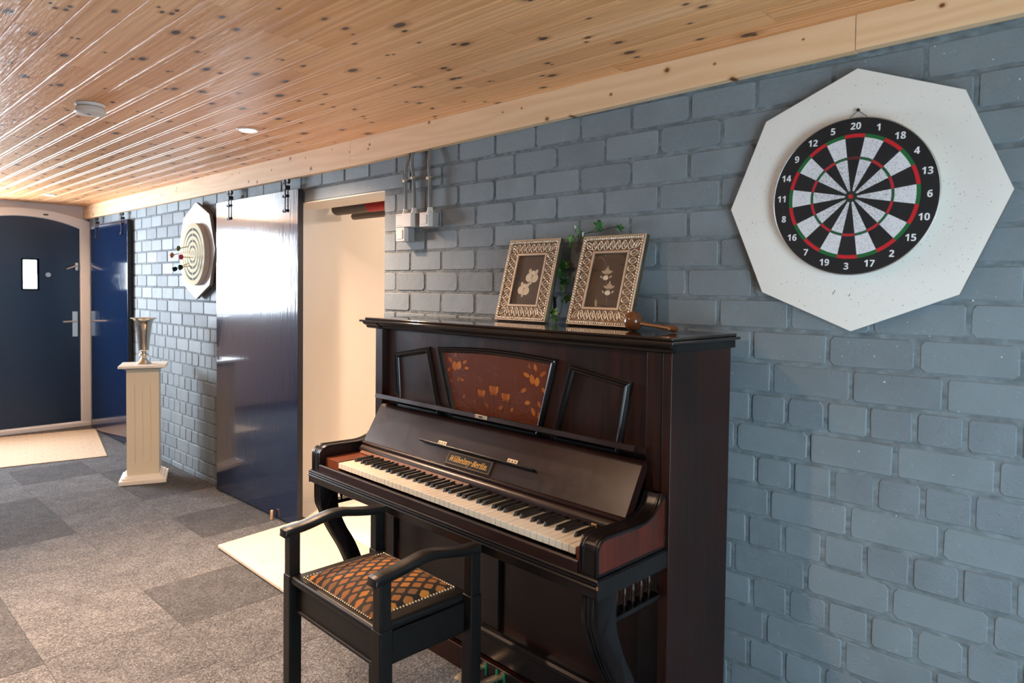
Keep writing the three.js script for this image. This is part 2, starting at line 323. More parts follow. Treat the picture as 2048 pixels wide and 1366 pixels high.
// lined doorway and the lit room behind it
structMesh('trim_1', [bx(OX0, OX0 + 0.006, 0, OY, -0.222, -0.002), bx(OX0, OX1, OY - 0.006, OY, -0.222, -0.001)], M.cream, 'cream painted lining of the doorway');
structMesh('wall_inner_left', [bx(-1.96, -1.86, -0.1, 2.5, -2.3, -0.22)], M.cream, 'cream wall of the lit room behind the doorway');
structMesh('wall_inner_back', [bx(-1.96, 0.6, -0.1, 2.5, -2.4, -2.3)], M.cream);
structMesh('wall_inner_right', [bx(0.5, 0.6, -0.1, 2.5, -2.3, -0.22)], M.cream);
structMesh('ceiling_inner', [bx(-1.96, 0.6, 2.4, 2.5, -2.3, -0.22)], M.cream);
structMesh('floor_inner', [bx(-1.86, 0.5, -0.06, 0.046, -2.3, -0.022)], M.cream, 'cream floor of the room behind the doorway');

// ───────────────────────── end wall with arched door and window ─────────────────────────
const arch = (z0, z1, y0, ys, sag, n = 18) => {                   // closed outline, arched top
  const c = (z0 + z1) / 2, a = (z1 - z0) / 2, R = (a * a + sag * sag) / (2 * sag), pts = [[z0, y0], [z1, y0]];
  for (let i = 0; i <= n; i++) { const z = z1 - (z1 - z0) * i / n; pts.push([z, ys + sag - R + Math.sqrt(R * R - (z - c) ** 2)]); }
  return pts;
};
const hole = (sh, pts) => { sh.holes.push(new THREE.Path(pts.map((p) => new THREE.Vector2(p[0], p[1])))); return sh; };
{
  const sh = shapeOf([[-0.3, -0.1], [2.76, -0.1], [2.76, 2.4], [-0.3, 2.4]]);
  hole(sh, arch(0.03, 1.03, -0.05, 1.985, 0.09)); hole(sh, arch(1.08, 2.22, 1.12, 1.87, 0.22));
  structMesh('wall_left', [uvm(alongX(sh, -5.95, -5.75), 1)], M.plaster, 'pale plastered end wall above the arched door');
  const d = structure('door_1', 'dark navy arched front door with a small window in a white frame');
  mesh('frame', [alongX(hole(shapeOf(arch(-0.005, 1.065, 0, 2.02, 0.09)), arch(0.077, 0.983, 0.047, 1.945, 0.09)), -5.78, -5.685, 0.004)], M.whiteFrame, d, 'white arched door frame');
  mesh('threshold', [uvm(rb(-5.72, -5.675, 0, 0.04, -0.005, 1.065, 0.004))], M.whiteFrame, d);
  mesh('leaf', [alongX(hole(shapeOf(arch(0.08, 0.98, 0.05, 1.943, 0.09)), [[0.43, 1.355], [0.545, 1.355], [0.545, 1.628], [0.43, 1.628]]), -5.765, -5.715)], M.navy, d, 'dark navy door leaf');
  mesh('pane', [bx(-5.745, -5.74, 1.35, 1.635, 0.425, 0.55)], M.glass, d, 'small upright window pane in the door');
  mesh('bead', [mould([[0.43, 1.355], [0.545, 1.355], [0.545, 1.628], [0.43, 1.628]], [[-0.012, 0], [-0.012, 0.006], [0, 0.006], [0, -0.02]]).applyMatrix4(new THREE.Matrix4().makeBasis(V(0, 0, 1), V(0, 1, 0), V(-1, 0, 0))).scale(-1, 1, 1).translate(-5.715, 0, 0)], M.navy, d);
  const hd = mesh('handle', [rb(-5.715, -5.707, 0.888, 1.136, 0.10, 0.147, 0.02, 3), between(V(-5.70, 1.04, 0.124), V(-5.665, 1.04, 0.124), 0.009, 0.009), between(V(-5.665, 1.04, 0.118), V(-5.665, 1.037, 0.235), 0.009, 0.011, 12)], M.steel, d, 'pale metal lever handle on a long plate');
  mesh('lever', [rb(-5.715, -5.69, 1.535, 1.615, 0.095, 0.122, 0.008, 2), between(V(-5.685, 1.585, 0.11), V(-5.68, 1.548, 0.198), 0.009, 0.008)], M.steel, d, 'upper pale metal catch');
  mesh('keyhole_rosette', [cyl(0.022, 0.022, 0.012, 16).rotateZ(PI / 2).translate(-5.71, 1.49, 0.345)], M.steel, d);
  mesh('sticker', [bx(-5.6852, -5.6846, 2.052, 2.066, 0.345, 0.385)], M.black, d, 'small dark sticker on the arch of the frame');
  const w = structure('window_1', 'arched window beside the front door');
  mesh('window_frame', [alongX(hole(shapeOf(arch(1.07, 2.23, 1.11, 1.87, 0.22)), arch(1.12, 2.18, 1.16, 1.83, 0.21)), -5.90, -5.83)], M.whiteFrame, w);
  mesh('pane', [alongX(arch(1.11, 2.19, 1.15, 1.84, 0.21), -5.872, -5.868)], M.glass, w);
  mesh('window_sill', [rb(-5.80, -5.70, 1.085, 1.115, 1.075, 2.26, 0.006)], M.white, w);
}
// wall beside the camera with its glazed door, and the wall opposite the piano
{
  const O = [[0.75, 0.08], [1.75, 0.08], [1.75, 1.76], [0.75, 1.76]], I = [[0.81, 0.14], [1.69, 0.14], [1.69, 1.70], [0.81, 1.70]];
  structMesh('wall_right', [uvm(alongX(hole(shapeOf([[-0.3, -0.1], [2.76, -0.1], [2.76, 2.4], [-0.3, 2.4]]), O), 2.75, 2.95), 1)], M.slate);
  structMesh('wall_front', [bx(-5.95, 2.95, -0.1, 2.4, 2.56, 2.76)], M.slate);
  const w = structure('window_2');
  mesh('window_frame', [alongX(hole(shapeOf(O), I), 2.84, 2.90)], M.whiteFrame, w);
  mesh('pane', [bx(2.868, 2.872, 0.13, 1.71, 0.80, 1.70)], M.glass, w);
}
// ───────────────────────── floor: carpet tiles ─────────────────────────
const floor = structure('floor', 'floor of grey carpet tiles in several tones');
mesh('subfloor', [bx(-5.95, 3.2, -0.12, -0.006, -0.02, 2.76)], M.dark, floor);
{
  const T = 0.4725, g = uvm(rb(-T / 2 + 0.0006, T / 2 - 0.0006, -0.006, 0, -T / 2 + 0.0006, T / 2 - 0.0006, 0.0015));
  const offs = [-1.789, -1.305, -2.348, -0.896, -1.2, -1.5, -1.3, -1.1];
  const dark = { 0: [-2.264, -3.689, -3.214], 1: [-1.305, -4.155], 2: [-3.298, -2.823], 3: [-1.37, -1.846], 4: [0.1], 5: [-0.4] };
  for (let r = 0; r < 6; r++) for (let n = -12; n < 14; n++) {
    const x0 = offs[r] + n * T; if (x0 + T < -5.75 || x0 > 2.74) continue;
    const d = (dark[r] ?? []).some((q) => Math.abs(q - x0) < 0.15), o = share('carpet_tile', g, M.carpets[d ? 1 : hash(r, n, 4) < 0.3 ? 2 : 0], floor);
    o.position.set(x0 + T / 2, 0, 0.0125 + (r + 0.5) * T); o.rotation.y = (hash(r, n, 9) * 4 | 0) * PI / 2;
  }
}
// ───────────────────────── ceiling: pine boards, trimmed with a beam ─────────────────────────
const ceiling = structure('ceiling', 'lacquered knotty pine board ceiling');
mesh('subceiling', [bx(-5.95, 3.2, 2.184, 2.4, -0.22, 2.76)], M.dark, ceiling);
{
  const W = 0.1055, prof = [[0, 2.183], [0, 2.1745], [0.002, 2.1712], [0.0035, 2.17], [0.086, 2.17], [0.0868, 2.1714], [0.0882, 2.1714], [0.089, 2.17], [0.1020, 2.17], [0.1035, 2.1712], [W, 2.1745], [W, 2.183]];
  for (let r = 0; r < 24; r++) {
    let x = -5.75 - rr(0, 1.4);
    while (x < 2.75) {
      const len = rr(1.3, 2.9), a = Math.max(x, -5.75), b = Math.min(x + len, 2.75); x += len;
      if (b - a < 0.05) continue;
      const g = alongX(prof.map((p) => [p[0] + 0.019 + r * W, p[1]]), a, b - 0.0012), p = g.attributes.position, uv = new Float32Array(p.count * 2), row = Math.floor(rnd() * 8), uo = rnd() * 4;
      for (let i = 0; i < p.count; i++) { uv[i * 2] = p.getX(i) + uo; uv[i * 2 + 1] = row * 0.106 + clamp(p.getZ(i) - 0.019 - r * W, 0.001, 0.1049); }
      g.setAttribute('uv', new THREE.BufferAttribute(uv, 2));
      share('ceiling_board', g, M.pine, ceiling);
    }
  }
}
function beam(name, x0, x1, ya, yb, top, off, label) {
  const s = shapeOf([[x0, ya], [x1, yb], [x1, top], [x0, top]]);
  const g = alongZ(s, 0.003, 0.036), p = g.attributes.position, uv = new Float32Array(p.count * 2);
  for (let i = 0; i < p.count; i++) { uv[i * 2] = p.getX(i) + off; uv[i * 2 + 1] = clamp(p.getY(i) - ya, 0.002, 0.143) - (p.getZ(i) > 0.02 ? 0 : 0.01); }
  g.setAttribute('uv', new THREE.BufferAttribute(uv, 2));
  structMesh(name, [g], M.beam, label);
}
beam('trim_2', -5.75, -1.034, 2.045, 2.036, 2.1695, 0.4, 'pale pine fascia board along the far half of the brick wall');
beam('trim_3', -1.032, 1.4325, 2.036, 2.0735, 2.1695, 1.9, 'pale pine fascia board above the piano');
beam('trim_4', 1.4345, 2.75, 2.075, 2.083, 2.1695, 3.1, 'pale pine fascia board above the near dartboard');

// ───────────────────────── ceiling lamps ─────────────────────────
const glow = mat({ color: lin(1, 1, 1), emissive: lin(1, 0.86, 0.66), emissiveIntensity: 9 });
function spot(x, z, k, label, cone = 1.28, soft = 0.6, aim = [0, 0]) {
  const t = thing('ceiling_spotlight', label, 'spotlight', 'recessed ceiling spotlights'); t.position.set(x, 2.17, z);
  mesh('bezel', [lathe([[0.036, 0.004], [0.038, -0.004], [0.046, -0.007], [0.052, -0.004], [0.053, 0.0005], [0.036, 0.004]], 32)], M.white, t);
  mesh('reflector', [lathe([[0.037, 0.002], [0.03, 0.0035], [0.0, 0.004]], 24)], M.steel, t);
  mesh('bulb', [cyl(0.034, 0.030, 0.006, 24).translate(0, -0.0065, 0)], glow, t);
  const s = new THREE.SpotLight(new THREE.Color().setRGB(1, 0.67, 0.45), k, 0, cone, soft, 2); s.name = 'spot_beam'; s.position.set(0, -0.012, 0); s.castShadow = true; s.shadow.radius = 1.5;
  s.target.position.set(aim[0], -1, aim[1]); t.add(s); t.add(s.target); s.target.name = 'beam_target';
  return t;
}
spot(-1.205, 0.505, 20, 'lit recessed spotlight in the pine ceiling, nearer the sliding door');
spot(-4.92, 0.505, 4, 'lit recessed spotlight far down the pine ceiling by the front door');
spot(-1.205, 1.96, 74, 'lit recessed spotlight over the middle of the room, out of the frame', 0.72, 0.95, [0.14, -0.34]);
spot(0.1, 1.96, 9, 'lit recessed spotlight behind the piano stool, out of the frame', 1.45, 0.4);
{
  const t = thing('wall_lamp', 'warm lamp lighting the cream room behind the doorway', 'lamp'); t.position.set(-0.55, 2.0, -1.5);
  mesh('globe', [new THREE.SphereGeometry(0.07, 20, 14)], mat({ color: lin(1, 1, 1), emissive: lin(1, 0.82, 0.6), emissiveIntensity: 8 }), t);
  mesh('cap', [cyl(0.03, 0.05, 0.40, 16).translate(0, 0.25, 0)], M.white, t);
  const p = new THREE.PointLight(new THREE.Color().setRGB(1, 0.80, 0.66), 2.7, 0, 2); p.name = 'lamp_light'; p.castShadow = true; p.shadow.radius = 3.5; t.add(p);
}
{
  const t = thing('smoke_detector', 'round cream smoke detector on the pine ceiling', 'smoke detector'); t.position.set(-1.25, 2.17, 1.172);
  mesh('base', [lathe([[0, 0.0], [0.056, 0.0], [0.058, -0.004], [0.053, -0.013], [0.053, -0.017], [0, -0.017]].reverse(), 40)], M.switchW, t);
  mesh('cover', [lathe([[0.053, -0.018], [0.054, -0.022], [0.06, -0.036], [0.052, -0.044], [0.02, -0.049], [0, -0.049]].reverse(), 40)], M.switchW, t);
  mesh('vent', [cyl(0.054, 0.054, 0.003, 36).translate(0, -0.0175, 0)], M.switchG, t);
  mesh('button', [cyl(0.008, 0.008, 0.004, 14).translate(0.015, -0.049, 0.01)], M.switchG, t);
}

// ───────────────────────── sliding doors ─────────────────────────
function hanger(parent, x, top) {                                 // trolley, rod and clamps on one hanger
  const h = mesh('hanger', [between(V(x, top - 0.125, 0.056), V(x, top + 0.05, 0.056), 0.0035, 0.0035), rb(x - 0.012, x + 0.012, top + 0.006, top + 0.03, 0.03, 0.062, 0.003), box(0.05, 0.008, 0.014, x, top + 0.045, 0.05), cyl(0.014, 0.014, 0.014, 16).rotateX(PI / 2).translate(x - 0.022, top + 0.052, 0.05), cyl(0.014, 0.014, 0.014, 16).rotateX(PI / 2).translate(x + 0.022, top + 0.052, 0.05)], M.black, parent, 'black iron hanger');
  for (const dy of [-0.03, -0.115]) mesh('clamp', [cyl(0.009, 0.009, 0.010, 6).rotateX(PI / 2).translate(x, top + dy, 0.056), cyl(0.008, 0.008, 0.010, 6).rotateX(PI / 2).translate(x - 0.03, top + dy - 0.003, 0.053), box(0.05, 0.006, 0.005, x - 0.012, top + dy - 0.001, 0.0515)], M.black, h);
}
function slidingDoor(label, x0, x1) {
  const t = thing('sliding_door', label, 'door', 'blue sliding doors');
  mesh('panel', [uvm(rb(x0, x1, 0.014, 1.966, 0.013, 0.0475, 0.002), 1)], M.gloss, t, 'glossy brush-painted navy panel');
  mesh('end_edge', [bx(x1 - 0.001, x1 + 0.0012, 0.016, 1.964, 0.0145, 0.0465)], M.edge, t);
  for (const f of [0.195, 0.88]) hanger(t, mix(x0, x1, f), 1.966);
  mesh('floor_guide', [bx(x1 - 0.06, x1 - 0.03, 0, 0.03, 0.05, 0.055)], M.steel, t);
  return t;
}
slidingDoor('glossy navy sliding door beside the doorway, mirroring the bright window', -2.638, -1.546);
slidingDoor('navy sliding door in the corner beside the front door', -5.47, -4.43);
tag(mesh('door_peg', [lathe([[0, 0], [0.009, 0], [0.009, 0.05], [0.007, 0.056], [0, 0.057]].map((p) => p), 14).translate(-1.815, 0, 0.066)], mat({ color: lin(0.62, 0.42, 0.25), roughness: 0.7 })), 'small round wooden peg standing before the sliding door', 'peg');

// ───────────────────────── things on the floor ─────────────────────────
{
  const t = thing('ramp_board', 'speckled cream board laid as a ramp to the doorway', 'board');
  const dirt = canvasTex(1024, 512, (c, w, h) => {
    c.fillStyle = '#cdc3ae'; c.fillRect(0, 0, w, h); seed = 55;
    for (let i = 0; i < 900; i++) { const cl = rnd(), x = cl < 0.6 ? (w * (0.12 + 0.8 * rnd())) : w * (0.25 + 0.18 * rnd()), y = cl < 0.6 ? h * rnd() : h * (0.55 + 0.35 * rnd()), s = 0.5 + rnd() * rnd() * 2.6; c.fillStyle = `rgba(${90 + 40 * rnd() | 0},${70 + 30 * rnd() | 0},${40 + 20 * rnd() | 0},${0.35 + 0.55 * rnd()})`; c.beginPath(); c.ellipse(x, y, s * (1 + rnd()), s, rnd() * 3, 0, 7); c.fill(); }
  });
  const dm = mat({ map: dirt, roughness: 0.5 });
  const g = new RoundedBoxGeometry(1.03, 0.016, 0.535, 1, 0.002), p = g.attributes.position, uv = g.attributes.uv;
  for (let i = 0; i < p.count; i++) uv.setXY(i, p.getX(i) / 1.03 + 0.5, 0.5 - p.getZ(i) / 0.535);
  const o = mesh('panel', [g], dm, t);
  o.position.set(-1.045, 0.031, 0.248); o.rotation.set(0.058, -0.03, 0, 'YXZ');
  mesh('dark_underlay', [new RoundedBoxGeometry(1.028, 0.006, 0.53, 1, 0.001)], M.edge, o).position.set(0, -0.0112, 0.0);
}
{
  const coir = dataTex(256, 256, (u, v) => { const n = fbm(u * 60, v * 60, 60, 60, 201, 2), k = 0.7 + 0.5 * n; return [0.80 * k, 0.72 * k, 0.62 * k]; }, { size: [0.2, 0.2] });
  const o = tag(mesh('doormat', [uvm(new RoundedBoxGeometry(1.28, 0.007, 0.95, 1, 0.002))], mat({ map: coir, bumpMap: carpetBump, bumpScale: 0.004, roughness: 0.95 })), 'beige doormat lying askew before the front door', 'doormat');
  o.position.set(-4.90, 0.004, 0.62); o.rotation.y = 0.203 - PI * 0; o.rotation.y = -0.203;
}
{
  const t = thing('pedestal', 'cream square pedestal with grooved front standing by the wall', 'pedestal'); t.position.set(-3.268, 0, 0.302); t.rotation.y = 1.174;
  const pm = mat({ color: lin(0.74, 0.66, 0.50), roughness: 0.55 }), pw = mat({ color: lin(0.84, 0.80, 0.72), roughness: 0.45 });
  mesh('base', [rb(-0.15, 0.15, 0, 0.03, -0.15, 0.15, 0.004, 2), rb(-0.132, 0.132, 0.028, 0.045, -0.132, 0.132, 0.004, 2), rb(-0.115, 0.115, 0.043, 0.058, -0.115, 0.115, 0.005, 2)], pw, t);
  const sh = shapeOf([[-0.1025, 0.05], [0.1025, 0.05], [0.1025, 0.805], [-0.1025, 0.805]]);
  for (const [x, a, b] of [[-0.05, 0.15, 0.70], [0, 0.19, 0.655], [0.05, 0.15, 0.70]]) hole(sh, [[x - 0.0018, a], [x + 0.0018, a], [x + 0.0018, b], [x - 0.0018, b]]);
  mesh('shaft', [bx(-0.1025, 0.1025, 0.05, 0.805, -0.1025, 0.0965), alongZ(sh, 0.096, 0.1025)], pm, t, 'cream shaft with three grooves');
  mesh('cap', [rb(-0.15, 0.15, 0.82, 0.838, -0.15, 0.15, 0.004, 2), lathe([[0.145, 0], [0.19, 0.016], [0, 0.016], [0, 0], [0.145, 0]].reverse(), 4).rotateY(PI / 4).translate(0, 0.805, 0)], pw, t);
}
{
  const o = mesh('trumpet_vase', [lathe([[0, 0], [0.05, 0], [0.052, 0.004], [0.045, 0.012], [0.030, 0.024], [0.019, 0.042], [0.016, 0.052], [0.030, 0.058], [0.034, 0.066], [0.030, 0.073], [0.018, 0.078], [0.018, 0.086], [0.031, 0.094], [0.034, 0.105], [0.040, 0.16], [0.047, 0.23], [0.054, 0.28], [0.064, 0.31], [0.078, 0.324], [0.087, 0.328], [0.087, 0.331], [0.078, 0.329], [0.060, 0.311], [0.049, 0.275], [0.036, 0.16], [0.028, 0.105], [0, 0.1]], 48)], M.silver);
  o.position.set(-3.268, 0.838, 0.302); tag(o, 'tall silver trumpet vase standing on the cream pedestal', 'vase');
}

// ───────────────────────── dartboards ─────────────────────────
const ocT = (R, a0 = 0) => { const p = []; for (let i = 0; i < 8; i++) { const a = a0 + i * PI / 4; p.push([R * Math.sin(a), R * Math.cos(a)]); } return p; };
function speckTex(n, s0, base, streak) {
  return canvasTex(1024, 1024, (c, w) => {
    c.fillStyle = base; c.fillRect(0, 0, w, w); seed = s0;
    for (let i = 0; i < n; i++) { const a = rnd() * 7, r = w * (0.30 + 0.16 * Math.pow(rnd(), 1.5)), x = w / 2 + r * Math.cos(a) + rr(-30, 30), y = w / 2 + r * Math.sin(a) + rr(-30, 30), s = 0.7 + 1.5 * rnd() * rnd(); c.fillStyle = `rgba(${70 + 50 * rnd() | 0},${62 + 40 * rnd() | 0},${52 + 30 * rnd() | 0},${0.3 + 0.5 * rnd()})`; c.beginPath(); c.arc(x, y, s, 0, 7); c.fill(); }
    for (const [x, y, l] of streak) { c.strokeStyle = 'rgba(90,80,65,.8)'; c.lineWidth = 3; c.beginPath(); c.moveTo(w * x, w * y); c.lineTo(w * x + l * 0.5, w * y - l); c.stroke(); }
  });
}
function octBoard(label, x, y, z0, z1, R, map, swing) {
  const t = thing('octagon_backboard', label, 'board', 'octagonal dartboard backboards');
  t.position.set(x, y, 0); t.rotation.y = swing;
  const g = alongZ(ocT(R), z1 - 0.003, z1), p = g.attributes.position, uv = g.attributes.uv;
  for (let i = 0; i < p.count; i++) uv.setXY(i, p.getX(i) / (2 * R) + 0.5, p.getY(i) / (2 * R) + 0.5);
  mesh('face', [g], mat({ map, roughness: 0.42 }), t, 'white painted face with dart holes');
  mesh('core', [alongZ(ocT(R - 0.0008), z0, z1 - 0.002)], M.hardboard, t, 'brown board edge');
  return t;
}
octBoard('white octagonal board behind the near black dartboard', 1.4385, 1.6645, 0.006, 0.026, 0.3615, speckTex(520, 31, '#e9e6e0', [[0.43, 0.86, 18], [0.49, 0.865, 9]]), 0);
octBoard('white octagonal board behind the far ringed dartboard', -2.988, 1.655, 0.020, 0.044, 0.345, speckTex(700, 37, '#dcdce0', []), -0.03);
{
  const t = thing('dartboard', 'black dartboard with red and green rings and white numbers on the near wall', 'dartboard'); t.position.set(1.4375, 1.6732, 0); t.rotation.z = -0.041;
  const RB = 0.2125;
  const face = canvasTex(1536, 1536, (c, w) => {
    const C = w / 2, S = C / RB, col = ['#15161a', '#dcdadf'], num = [20, 1, 18, 4, 13, 6, 10, 15, 2, 17, 3, 19, 7, 16, 8, 11, 14, 9, 12, 5];
    c.fillStyle = '#121317'; c.fillRect(0, 0, w, w);
    const seg = (r0, r1, i, f) => { const a = (i * 18 - 9 - 90) * PI / 180; c.beginPath(); c.arc(C, C, r1 * S, a, a + PI / 10); c.arc(C, C, r0 * S, a + PI / 10, a, true); c.closePath(); c.fillStyle = f; c.fill(); };
    seed = 99;
    for (let i = 0; i < 20; i++) {
      seg(0, 0.160, i, col[i % 2]);
      seg(0.101, 0.1085, i, i % 2 ? '#1e5a38' : '#b3202c'); seg(0.160, 0.170, i, i % 2 ? '#0d6330' : '#c31420');
    }
    c.save(); c.beginPath(); c.arc(C, C, 0.159 * S, 0, 7); c.clip();          // worn printed bristle
    for (let k = 0; k < 15000; k++) {
      const q = Math.pow(rnd(), 0.7), r = q * 0.158, a = rnd() * 2 * PI, i = Math.floor(((a * 180 / PI + 90 + 9 + 360) % 360) / 18); if (!(i % 2)) continue;
      const wear = (r < 0.1 ? 0.95 : 0.42) * (a > PI && r < 0.15 ? 1.35 : 0.85); if (rnd() > wear) continue;
      const x = C + r * S * Math.cos(a), y = C + r * S * Math.sin(a), l = 2 + rnd() * 8, d = rnd() < 0.75 ? 0.5 : -0.5; c.strokeStyle = `rgba(24,24,30,${0.35 + 0.5 * rnd()})`; c.lineWidth = 1 + rnd() * 2; c.beginPath(); c.moveTo(x, y); c.lineTo(x + l, y + l * d * rnd()); c.stroke();
    }
    c.fillStyle = 'rgba(22,22,24,.55)'; const sg = (i, r0, r1) => { const a = (i * 18 - 9 - 90) * PI / 180; c.beginPath(); c.arc(C, C, r1 * S, a, a + PI / 10); c.arc(C, C, r0 * S, a + PI / 10, a, true); c.fill(); }; sg(0, 0.101, 0.1085); c.restore();
    c.fillStyle = '#22322a'; c.beginPath(); c.arc(C, C, 0.0155 * S, 0, 7); c.fill();
    c.fillStyle = '#ecebee'; c.textAlign = 'center'; c.textBaseline = 'middle'; c.font = `bold ${Math.round(0.0255 * S)}px sans-serif`;
    num.forEach((n, i) => { const a = (i * 18 - 90) * PI / 180; c.save(); c.translate(C + 0.1905 * S * Math.cos(a), C + 0.1905 * S * Math.sin(a)); c.rotate(0.0); c.fillText(String(n), 0, 0); c.restore(); });
  });
  const g = new THREE.CircleGeometry(RB, 96).translate(0, 0, 0.0502);
  mesh('face', [g], mat({ map: face, roughness: 0.6 }), t, 'printed dartboard face with numbers 1 to 20');
  mesh('body', [cyl(RB + 0.001, RB + 0.001, 0.018, 96).rotateX(PI / 2).translate(0, 0, 0.041)], mat({ color: lin(0.62, 0.60, 0.50), roughness: 0.7 }), t, 'pale pressed-paper edge');
  mesh('rim', [new THREE.TorusGeometry(RB + 0.0012, 0.0012, 6, 96).translate(0, 0, 0.0495)], M.steel, t);
  mesh('bullseye', [cyl(0.0062, 0.0066, 0.004, 20).rotateX(PI / 2).translate(0, 0, 0.0515), ], mat({ color: lin(0.42, 0.03, 0.02), roughness: 0.5 }), t, 'red centre');
  mesh('hanging_wire', [between(V(-0.030, 0.210, 0.036), V(-0.002, 0.236, 0.032), 0.0009, 0.0009, 6), between(V(-0.002, 0.236, 0.032), V(0.028, 0.212, 0.036), 0.0009, 0.0009, 6)], M.black, t);
  mesh('nail', [cyl(0.0045, 0.0045, 0.004, 10).rotateX(PI / 2).translate(-0.002, 0.237, 0.034), cyl(0.0015, 0.0015, 0.008, 8).rotateX(PI / 2).translate(-0.002, 0.237, 0.0305)], M.black, t);
}
{
  const t = thing('dartboard', 'cream dartboard with black rings and darts in it', 'dartboard'); t.position.set(-2.945, 1.626, -0.001); t.rotation.y = -0.03;
  const RB = 0.221;
  const face = canvasTex(1024, 1024, (c, w) => {
    const C = w / 2, S = C / RB; c.fillStyle = '#e2d9b4'; c.fillRect(0, 0, w, w);
    for (const r of [0.185, 0.147, 0.105, 0.064]) {
      c.fillStyle = '#24282a'; c.beginPath(); c.arc(C, C, r * S, 0, 7); c.ellipse(C, C, (r - 0.005) * S, (r - 0.017) * S, 0, 0, 7, true); c.fill('evenodd');
    }
    c.fillStyle = '#e2d9b4'; c.fillRect(C - 0.005 * S, 0, 0.010 * S, w);
    c.fillStyle = 'rgba(226,217,180,.75)'; c.fillRect(0, C - 0.008 * S, w, 0.016 * S);
    c.strokeStyle = '#24282a'; c.lineWidth = 5; c.beginPath(); c.arc(C, C, 0.022 * S, 0, 7); c.stroke();
    c.fillStyle = '#4a4a40'; c.fillRect(C - 1, C - 0.2 * S, 2, 0.4 * S);
    for (const s of [-1, 1]) for (const r of [0.168, 0.128, 0.086, 0.044]) { c.strokeStyle = '#6b6a58'; c.lineWidth = 3; c.strokeRect(C + s * r * S - 12, C - 10, 24, 20); }
  });
  mesh('face', [new THREE.CircleGeometry(RB, 72).translate(0, 0, 0.0852)], mat({ map: face, roughness: 0.8 }), t, 'printed ringed face');
  mesh('body', [cyl(RB, RB, 0.036, 72).rotateX(PI / 2).translate(0, 0, 0.067)], mat({ color: lin(0.50, 0.42, 0.36), roughness: 0.85 }), t, 'thick brownish paper edge');
}
const flightGeo = (() => { const sh = shapeOf([[0, 0.004], [0.008, 0.017], [0.026, 0.019], [0.032, 0.014], [0.034, 0.004], [0.034, -0.004], [0.032, -0.014], [0.026, -0.019], [0.008, -0.017], [0, -0.004]]); const a = new THREE.ExtrudeGeometry(sh, { depth: 0.0008, bevelEnabled: false }).translate(0, 0, -0.0004); return join([a, a.clone().rotateX(PI / 2)]); })();
function dart(label, tip, tail, colour) {
  const t = thing('dart', label, 'dart', 'darts in the far board'), a = V(...tip), b = V(...tail), d = V().subVectors(b, a), n = d.length();
  t.position.copy(a); t.quaternion.setFromUnitVectors(V(1, 0, 0), d.normalize());
  const X = (x0, x1, r0, r1) => between(V(x0, 0, 0), V(x1, 0, 0), r0, r1, 8);
  mesh('point', [X(-0.006, 0.03, 0.0006, 0.0014)], M.steel, t); mesh('barrel', [X(0.03, 0.038, 0.0018, 0.0035), X(0.038, 0.075, 0.0035, 0.003)], M.brass, t); mesh('shaft', [X(0.075, n - 0.012, 0.0022, 0.0022)], M.black, t);
  const f = mesh('flight', [flightGeo.clone()], mat({ color: lin(...colour), roughness: 0.5 }), t); f.position.x = n - 0.026;
}
dart('dart with yellow-green flight, topmost in the cream dartboard', [-2.9442, 1.6838, 0.0914], [-2.895, 1.659, 0.204], [0.13, 0.17, 0.02]);
dart('dart with faded red flight, leftmost in the cream dartboard', [-3.0759, 1.6455, 0.0854], [-3.018, 1.615, 0.203], [0.42, 0.10, 0.07]);
dart('dart with bright pink flight in the cream dartboard', [-2.8807, 1.5989, 0.0943], [-2.852, 1.601, 0.205], [0.60, 0.02, 0.08]);
dart('dart with large black flight, lower right in the cream dartboard', [-2.8731, 1.5463, 0.0946], [-2.862, 1.5283, 0.206], [0.006, 0.02, 0.02]);
dart('dart with black flight, lowest and leftmost of the two black darts', [-2.9289, 1.5726, 0.0921], [-2.967, 1.5155, 0.205], [0.006, 0.02, 0.02]);

// ───────────────────────── switches and cables ─────────────────────────
function rocker(t, x0, x1, y0, y1, z) { mesh('rocker', [rb(x0 + 0.012, x1 - 0.012, y0 + 0.011, y1 - 0.011, z - 0.004, z + 0.0035, 0.002)], M.switchW, t); }
{
  const t = thing('switch_box', 'white surface switch and socket stack nearest the doorway', 'switch', 'surface switches on the brick wall');
  mesh('back_box', [rb(-0.605, -0.488, 1.693, 1.757, 0, 0.034, 0.003), rb(-0.604, -0.537, 1.627, 1.694, 0, 0.034, 0.003)], M.switchG, t, 'grey back box');
  mesh('cover', [rb(-0.605, -0.488, 1.693, 1.757, 0.035, 0.062, 0.003), rb(-0.604, -0.537, 1.627, 1.692, 0.035, 0.062, 0.003)], M.switchW, t, 'white cover');
  rocker(t, -0.604, -0.537, 1.627, 1.692, 0.062); for (const y of [1.702, 1.75]) mesh('label_slot', [bx(-0.599, -0.563, y - 0.001, y + 0.001, 0.0615, 0.0628)], M.switchG, t);
  for (const x of [-0.569, -0.502]) mesh('gland', [cyl(0.013, 0.013, 0.026, 14).translate(x, 1.768, 0.03), cyl(0.016, 0.016, 0.012, 8).translate(x, 1.762, 0.03)], M.switchW, t);
  const t2 = thing('switch_box', 'single white surface switch farther from the doorway', 'switch', 'surface switches on the brick wall');
  mesh('back_box', [rb(-0.426, -0.36, 1.688, 1.753, 0, 0.034, 0.003)], M.switchG, t2, 'grey back box'); mesh('cover', [rb(-0.426, -0.36, 1.688, 1.753, 0.035, 0.062, 0.003)], M.switchW, t2, 'white cover');
  rocker(t2, -0.426, -0.36, 1.688, 1.753, 0.062); mesh('gland', [cyl(0.013, 0.013, 0.026, 14).translate(-0.387, 1.764, 0.03), cyl(0.016, 0.016, 0.012, 8).translate(-0.387, 1.758, 0.03)], M.switchW, t2);
}
